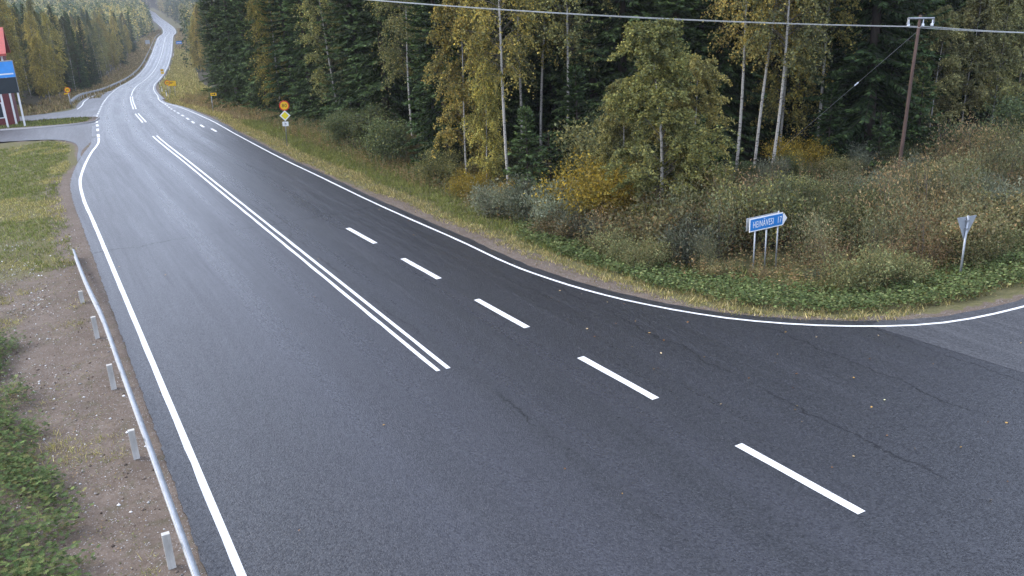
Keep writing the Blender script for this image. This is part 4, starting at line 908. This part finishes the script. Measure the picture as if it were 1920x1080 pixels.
# ------------------------------------------------------------------ signs
def lettering(txt, size, mat, parent, loc, name='lettering', narrow=1.):
    cu = bpy.data.curves.new('t', 'FONT'); cu.body = txt; cu.size = size; cu.align_x = 'CENTER'; cu.align_y = 'CENTER'; cu.extrude = .0015; cu.offset = 0; cu.space_character = 1.12
    o = bpy.data.objects.new('t', cu); me = bpy.data.meshes.new_from_object(o); bpy.data.objects.remove(o); bpy.data.curves.remove(cu)
    me.materials.clear(); me.materials.append(mat); t = link(name, me, parent, loc, (rad(90), 0, 0)); t.scale = (narrow, 1, 1); return t
def disc(name, r, y0, y1, mat, par, z, n=32): return MB().prism([(r * math.cos(a), z + r * math.sin(a)) for a in np.arange(n) * 2 * math.pi / n], y0, y1).obj(name, mat, par)
def rrect(w, h, z, r=.03, x=0):
    return [(x + sx * (w / 2 - r) + r * math.cos(a), z + sz * (h / 2 - r) + r * math.sin(a)) for sx, sz, a0 in ((1, 1, 0), (-1, 1, 90), (-1, -1, 180), (1, -1, 270)) for a in np.radians(a0 + np.array([0, 30, 60, 90]))]
def post(par, h, x=0, y=.04, r=.03, mat='dgalv'):
    o = MB().tube([(x, y, -.5), (x, y, h)], r, 10).obj('post', M[mat], par, True); return o
def speed(par, z, txt, r=.32):
    disc('sign_back', r, .004, .010, M['backg'], par, z); disc('rim', r, -.004, .003, M['red'], par, z); disc('sign_face', r * .80, -.008, -.0045, M['yellow'], par, z); lettering(txt, r * .95, M['black'], par, (0, -.011, z - .01))
RD = math.atan2(-DIRV[0], DIRV[1])      # the road's heading; local -y of a sign looks back at the oncoming driver
t = thing('road_sign_post', 'post with round yellow 80 speed sign, yellow diamond and small white plate', 'road sign', on(-14.1, 60.1, 0), RD * .55); t.rotation_euler[1] = rad(3.5)
post(t, 2.95); speed(t, 2.66, '80')
MB().prism([(.345, 2.02), (0, 2.365), (-.345, 2.02), (0, 1.675)], .004, .010).obj('diamond_back', M['backg'], t)
MB().prism([(.345, 2.02), (0, 2.365), (-.345, 2.02), (0, 1.675)], -.004, .003).obj('diamond_border', M['white'], t)
MB().prism([(.245, 2.02), (0, 2.265), (-.245, 2.02), (0, 1.775)], -.008, -.0045).obj('diamond_face', M['lemon'], t)
MB().prism(rrect(.38, .29, 1.49), -.004, .010).obj('plate', M['white'], t); MB().box(-.04, -.015, -.007, -.0045, 1.40, 1.58).box(.0, .05, -.007, -.0045, 1.5, 1.53).box(.03, .05, -.007, -.0045, 1.42, 1.53).obj('plate_marks', M['black'], t)
def yboard(name, lab, loc, w, h, z, hp, posts=(0,), rz=RD * .6, txt=None, tipr=0, lean=0, mat='yellow'):
    t = thing(name, lab, 'road sign', loc, rz); t.rotation_euler[1] = lean
    for x in posts: post(t, hp, x)
    MB().prism(rrect(w, h, z, .04), -.004, .009).obj('panel', M['black'], t); MB().prism(rrect(w - .06, h - .06, z, .03), -.008, -.0045).obj('panel_face', M[mat], t)
    return t
t = yboard('road_sign', 'small yellow arrow sign on a thin post before the dark spruces', on(-27.6, 90.1, 0), .62, .34, 1.72, 1.9, (-.2,), lean=rad(3)); MB().box(-.17, .17, -.011, -.0085, 1.69, 1.75).box(.06, .17, -.0112, -.0087, 1.64, 1.80).obj('marks', M['black'], t)
t = thing('road_sign_post', 'round red and yellow speed sign in front of the large yellow board', 'road sign', on(-43.1, 122.2, 0), RD * .6); t.rotation_euler[1] = rad(2); post(t, 2.75); speed(t, 2.45, '60', .33)
t = yboard('road_sign', 'large yellow direction board on two posts at the end of the turn lane', on(-48.5, 139.3, 0), 1.3, .82, 2.05, 2.4, (-.32, .32), lean=rad(2))
MB().box(-.5, .3, -.011, -.0085, 2.2, 2.27).box(-.5, .1, -.011, -.0085, 2.05, 2.12).box(.42, .5, -.011, -.0085, 1.75, 1.88).obj('marks', M['black'], t)
t = yboard('road_sign', 'two small yellow plates stacked on a post at the right far verge', on(-87.4, 246, 0), .8, .55, 2.5, 2.8); MB().prism(rrect(.8, .55, 1.85, .04), -.004, .009).obj('panel', M['yellow'], t); MB().box(-.22, .22, -.011, -.0085, 2.45, 2.56).box(-.22, .22, -.011, -.0085, 1.8, 1.9).obj('marks', M['black'], t)
t = thing('road_sign', 'pale back of a square sign at the left of the distant road', 'road sign', on(-161.5, 442.2, 0), RD); post(t, 2.0, -.5); post(t, 2.0, .5); MB().prism(rrect(2.0, 1.75, 2.6, .05), -.01, .01).obj('panel', M['backg'], t)
t = thing('road_sign', 'blue board at the right of the distant road below the crest', 'road sign', on(-142.4, 428, 0), RD); post(t, 2.0, -.7); post(t, 2.0, .7); MB().prism(rrect(2.6, 1.3, 2.4, .05), -.01, .01).obj('panel', M['blue'], t); MB().box(-1., 1., -.014, -.0105, 2.2, 2.45).obj('marks', M['white'], t)
t = thing('road_sign_post', 'round yellow and red speed sign at the left beyond the service yard', 'road sign', on(-56.7, 124.1, 0), RD * .7); t.rotation_euler[1] = rad(-4); post(t, 2.8, mat='galv'); speed(t, 2.5, '80', .37)
t = yboard('road_sign', 'narrow yellow plate on a pale post left of the round speed sign', on(-59, 128.4, 0), .62, .24, 1.95, 2.1, (.22,), lean=rad(-4))
# delineator posts
dp = [(s, 4.9) for s in (128, 152, 196, 250, 310, 380)] + [(s, -5.0) for s in (230, 290, 360, 430)]; d0 = None
for k, (s, d) in enumerate(dp):
    x, y = frm(s, d); side = 'right' if d > 0 else 'left'; c = sum(1 for q in dp[:k] if (q[1] > 0) == (d > 0)); lab = 'slim white marker post on the %s verge of the far road, %s from the camera' % (side, ['first', 'second', 'third', 'fourth', 'fifth', 'sixth'][c])
    if d0 is None:
        d0 = thing('marker_post', lab, 'marker post', on(x, y, 0), RD, 'marker posts along the far road'); MB().prism([(-.06, -.3), (.06, -.3), (.06, .95), (-.06, 1.05)], -.03, .03).obj('shaft', M['white'], d0); MB().box(-.061, .061, -.031, .031, .72, .86).obj('reflector', M['black'], d0)
    else: copy_thing(d0, on(x, y, 0), (0, 0, RD), (1, 1, 1), lab, 'marker posts along the far road')
# blue direction sign
bx, by, bz = on(8.45, 28.95, 0); az = rad(33)
t = thing('direction_sign', 'blue arrow sign reading HEINÄVESI 17 on three thin posts', 'road sign', (bx, by, bz), az); t.rotation_euler[1] = rad(2)
for x in (-.55, .0, .55): post(t, 1.86 + (.13 if x > .5 else 0), x, .07, .026, 'galv')
def arrow_poly(w, h, z, tip): return [(-w / 2, z - h / 2), (w / 2 - tip, z - h / 2), (w / 2, z), (w / 2 - tip, z + h / 2), (-w / 2, z + h / 2)]
zc = 1.72
MB().prism(arrow_poly(1.80, .44, zc, .2), -.005, .012).obj('panel', M['white'], t)
MB().prism([(-.87, zc - .185), (.67, zc - .185), (.67, zc + .185), (-.87, zc + .185)], -.0095, -.0055).obj('blue_field', M['blue'], t)
lettering('HEINÄVESI', .30, M['white'], t, (-.26, -.012, zc - .012), narrow=.64); lettering('17', .30, M['white'], t, (.51, -.012, zc - .012), 'distance_number', .7)
MB().prism(arrow_poly(1.5, .42, zc, .03), .15, .165).obj('rear_panel', M['backg'], t).location[0] = -.13
MB().box(-.7, .6, .012, .044, zc - .13, zc - .09).box(-.7, .6, .012, .044, zc + .09, zc + .13).obj('bracket', M['dgalv'], t)
# back of the give-way sign
t = thing('give_way_sign', 'grey back of a triangular give-way sign on a post at the side road', 'road sign', on(13.6, 26.4, 0), rad(205)); t.rotation_euler[1] = rad(-3)
post(t, 2.02, 0, .045, .032, 'galv')
def tri(s, z): return [(-s / 2, z + s * .29), (-s / 2 - .0, z + s * .26), (-.02, z - s * .575), (.02, z - s * .575), (s / 2, z + s * .26), (s / 2, z + s * .29)]
MB().prism(tri(.82, 1.75), .002, .012).obj('sign_back', M['backg'], t); MB().prism(tri(.79, 1.75), -.006, .001).obj('rim', M['red'], t); MB().prism(tri(.60, 1.76), -.010, -.0065).obj('sign_face', M['lemon'], t)
MB().box(-.06, .06, .012, .08, 1.85, 1.89).box(-.06, .06, .012, .08, 1.6, 1.64).obj('bracket', M['dgalv'], t)

# ------------------------------------------------------------------ power line
px, py, pz = on(16.7, 38.5, 0); ph = 7.5; plean = .07
pole = thing('utility_pole', 'reddish brown wooden utility pole with steel crossarm before the big spruce', 'utility pole', (px, py, pz - .3)); pole.rotation_euler[1] = plean
MB().tube([(0, 0, -.6), (.02, 0, 2.5), (0, .01, 5), (0, 0, ph)], [.078, .074, .066, .058], 12).obj('shaft', M['pole'], pole, True)
WA = math.atan2(2.2, 44)             # the line's bearing
arm_dir = Vector((.86, .5, 0)).normalized()
am = MB(); L_ = .82
a0, a1 = arm_dir * -L_, arm_dir * L_
am.tube([Vector((0, -.11, ph - .12)) + a0 + Vector((0, 0, -.22)), Vector((0, -.11, ph - .12)) + a0, Vector((0, -.11, ph - .12)) + a1, Vector((0, -.11, ph - .12)) + a1 + Vector((0, 0, -.22))], .045, 6)
am.obj('crossarm', M['dgalv'], pole)
insz = ph - .42; tips = []
for q in (-L_ * .92, 0.16, L_ * .92):
    c_ = Vector((0, -.11, 0)) + arm_dir * q; pr = [(.02, .28), (.02, .1), (.06, .09), (.05, .05), (.065, .03), (.055, 0), (.02, -.03)]
    MB().tube([c_ + Vector((0, 0, insz + z)) for r, z in pr], [r for r, z in pr], 10).obj('insulator', M['ins'], pole, True)
    rm = Matrix.Rotation(plean, 3, 'Y'); tips.append(rm @ (c_ + Vector((0, 0, insz - .03))) + Vector((px, py, pz - .3)))
for k, (tip, wl) in enumerate(zip(tips, ('left', 'middle', 'right'))):
    off = Vector((-.3, .75, 0)) * (k - 1)
    for A_, sag, part in ((Vector((-24.0, 39.1, 11.9)) + off, .6, 'from the pole across the top of the picture'), (Vector((40.5, 48.0, 5.2)) + off * .8, .5, 'from the pole towards the right edge of the picture')):
        pts = []
        for u in np.linspace(0, 1, 28): p = tip.lerp(A_, u); p.z -= sag * 4 * u * (1 - u); pts.append(p)
        tag(MB().tube(pts, .0078, 5, False).obj('overhead_wire', M['wire']), '%s overhead power wire running %s' % ({'left': 'front', 'middle': 'middle', 'right': 'rear'}[wl], part), 'wire')
gy0 = Matrix.Rotation(plean, 3, 'Y') @ Vector((0, 0, ph - .6)) + Vector((px, py, pz - .3)); gy1 = Vector(on(11.6, 43.0, .1))
t = thing('guy_wire', 'thin guy wire slanting from the utility pole down to the left', 'wire', (0, 0, 0)); MB().tube([gy0, gy0.lerp(gy1, .5), gy1], .006, 5, False).obj('strand', M['dgalv'], t)
q = gy0.lerp(gy1, .33); dd = (gy1 - gy0).normalized(); MB().tube([q - dd * .12, q - dd * .06, q, q + dd * .06, q + dd * .12], [.015, .035, .025, .035, .015], 8).obj('insulator', M['ins'], t, True)

# ------------------------------------------------------------------ service yard at the left edge
bx, by = -50.7, 92.3; bz = float(sd([(bx, by)])[2][0])
b = thing('service_building', 'dark red building with red sheet roof at the left edge, mostly out of frame', 'building', (bx, by, bz), rad(24))
MB().box(-9, 2.6, -3.5, 3.5, -.5, 6.9).obj('wall', M['redwall'], b)
MB().add([(-9.5, -4.1, 6.75), (3.1, -4.1, 6.75), (3.1, 0, 9.1), (-9.5, 0, 9.1), (-9.5, 4.1, 6.75), (3.1, 4.1, 6.75), (-9.5, -4.1, 6.95), (3.1, -4.1, 6.95), (3.1, 0, 9.3), (-9.5, 0, 9.3), (-9.5, 4.1, 6.95), (3.1, 4.1, 6.95)], [(0, 1, 2, 3), (3, 2, 5, 4), (6, 9, 8, 7), (9, 10, 11, 8), (0, 6, 7, 1), (4, 5, 11, 10), (1, 7, 8, 2), (2, 8, 11, 5), (0, 3, 9, 6), (3, 4, 10, 9)]).obj('roof', M['redroof'], b)
MB().prism([(-3.5, 6.9), (3.5, 6.9), (0, 8.9)], -2.58, -2.5).obj('gable', M['redwall'], b).rotation_euler[2] = rad(90)
MB().box(2.55, 2.72, -3.62, -3.45, 0, 6.8).obj('corner_board', M['trim'], b)
for x, z in ((1.2, 1.0), (-1.2, 1.0), (1.2, 4.2), (-1.2, 4.2), (-4, 4.2)):
    wd = MB().box(x - .6, x + .6, -3.56, -3.501, z, z + 1.5).obj('window', M['trim'], b); MB().box(x - .5, x + .5, -3.575, -3.5605, z + .1, z + 1.4).obj('pane', M['glassd'], wd)
px2, py2 = -44.7, 85.9; t = thing('pylon_sign', 'blue pylon sign on white legs at the mouth of the service yard', 'sign', (px2, py2, float(sd([(px2, py2)])[2][0])), rad(24))
MB().box(-.78, -.62, -.08, .08, -.3, 3.2).obj('leg', M['trim'], t); MB().box(.62, .78, -.08, .08, -.3, 3.2).obj('leg', M['trim'], t)
MB().box(-.82, .82, -.14, .14, 4.6, 6.0).obj('upper_panel', M['pylblue'], t); MB().box(-.82, .82, -.14, .14, 3.2, 4.58).obj('lower_panel', M['glassd'], t); MB().box(-.86, .86, -.16, .16, 6.0, 6.08).box(-.86, -.821, -.16, .16, 3.2, 6.0).box(.821, .86, -.16, .16, 3.2, 6.0).obj('frame', M['dgalv'], t); MB().box(-.7, .7, -.145, -.1405, 4.85, 4.97).obj('stripe', M['white'], t)
x, y = -48.6, 84.5; t = thing('flagpole', 'white flagpole at the left edge above the red roof', 'flagpole', (x, y, float(sd([(x, y)])[2][0]))); MB().tube([(0, 0, -.3), (0, 0, 10.6)], [.06, .035], 10).obj('shaft', M['trim'], t, True); MB().tube([(0, 0, 10.6), (0, 0, 10.66), (0, 0, 10.74)], [.05, .07, .02], 10).obj('finial', M['trim'], t, True)

# ------------------------------------------------------------------ thin autumn haze
hz = NB('haze_air'); pv = hz.n('VolumePrincipled'); pv.inputs['Color'].default_value = (.86, .9, 1, 1); pv.inputs['Density'].default_value = .00017; pv.inputs['Anisotropy'].default_value = .2
hz.l(pv.outputs[0], hz.out.inputs['Volume'])
tag(MB().box(-2700, 2700, -2700, 2700, -60, 170).obj('haze', hz.m), 'thin grey-blue haze over the distant forest', 'haze', None, 'stuff')
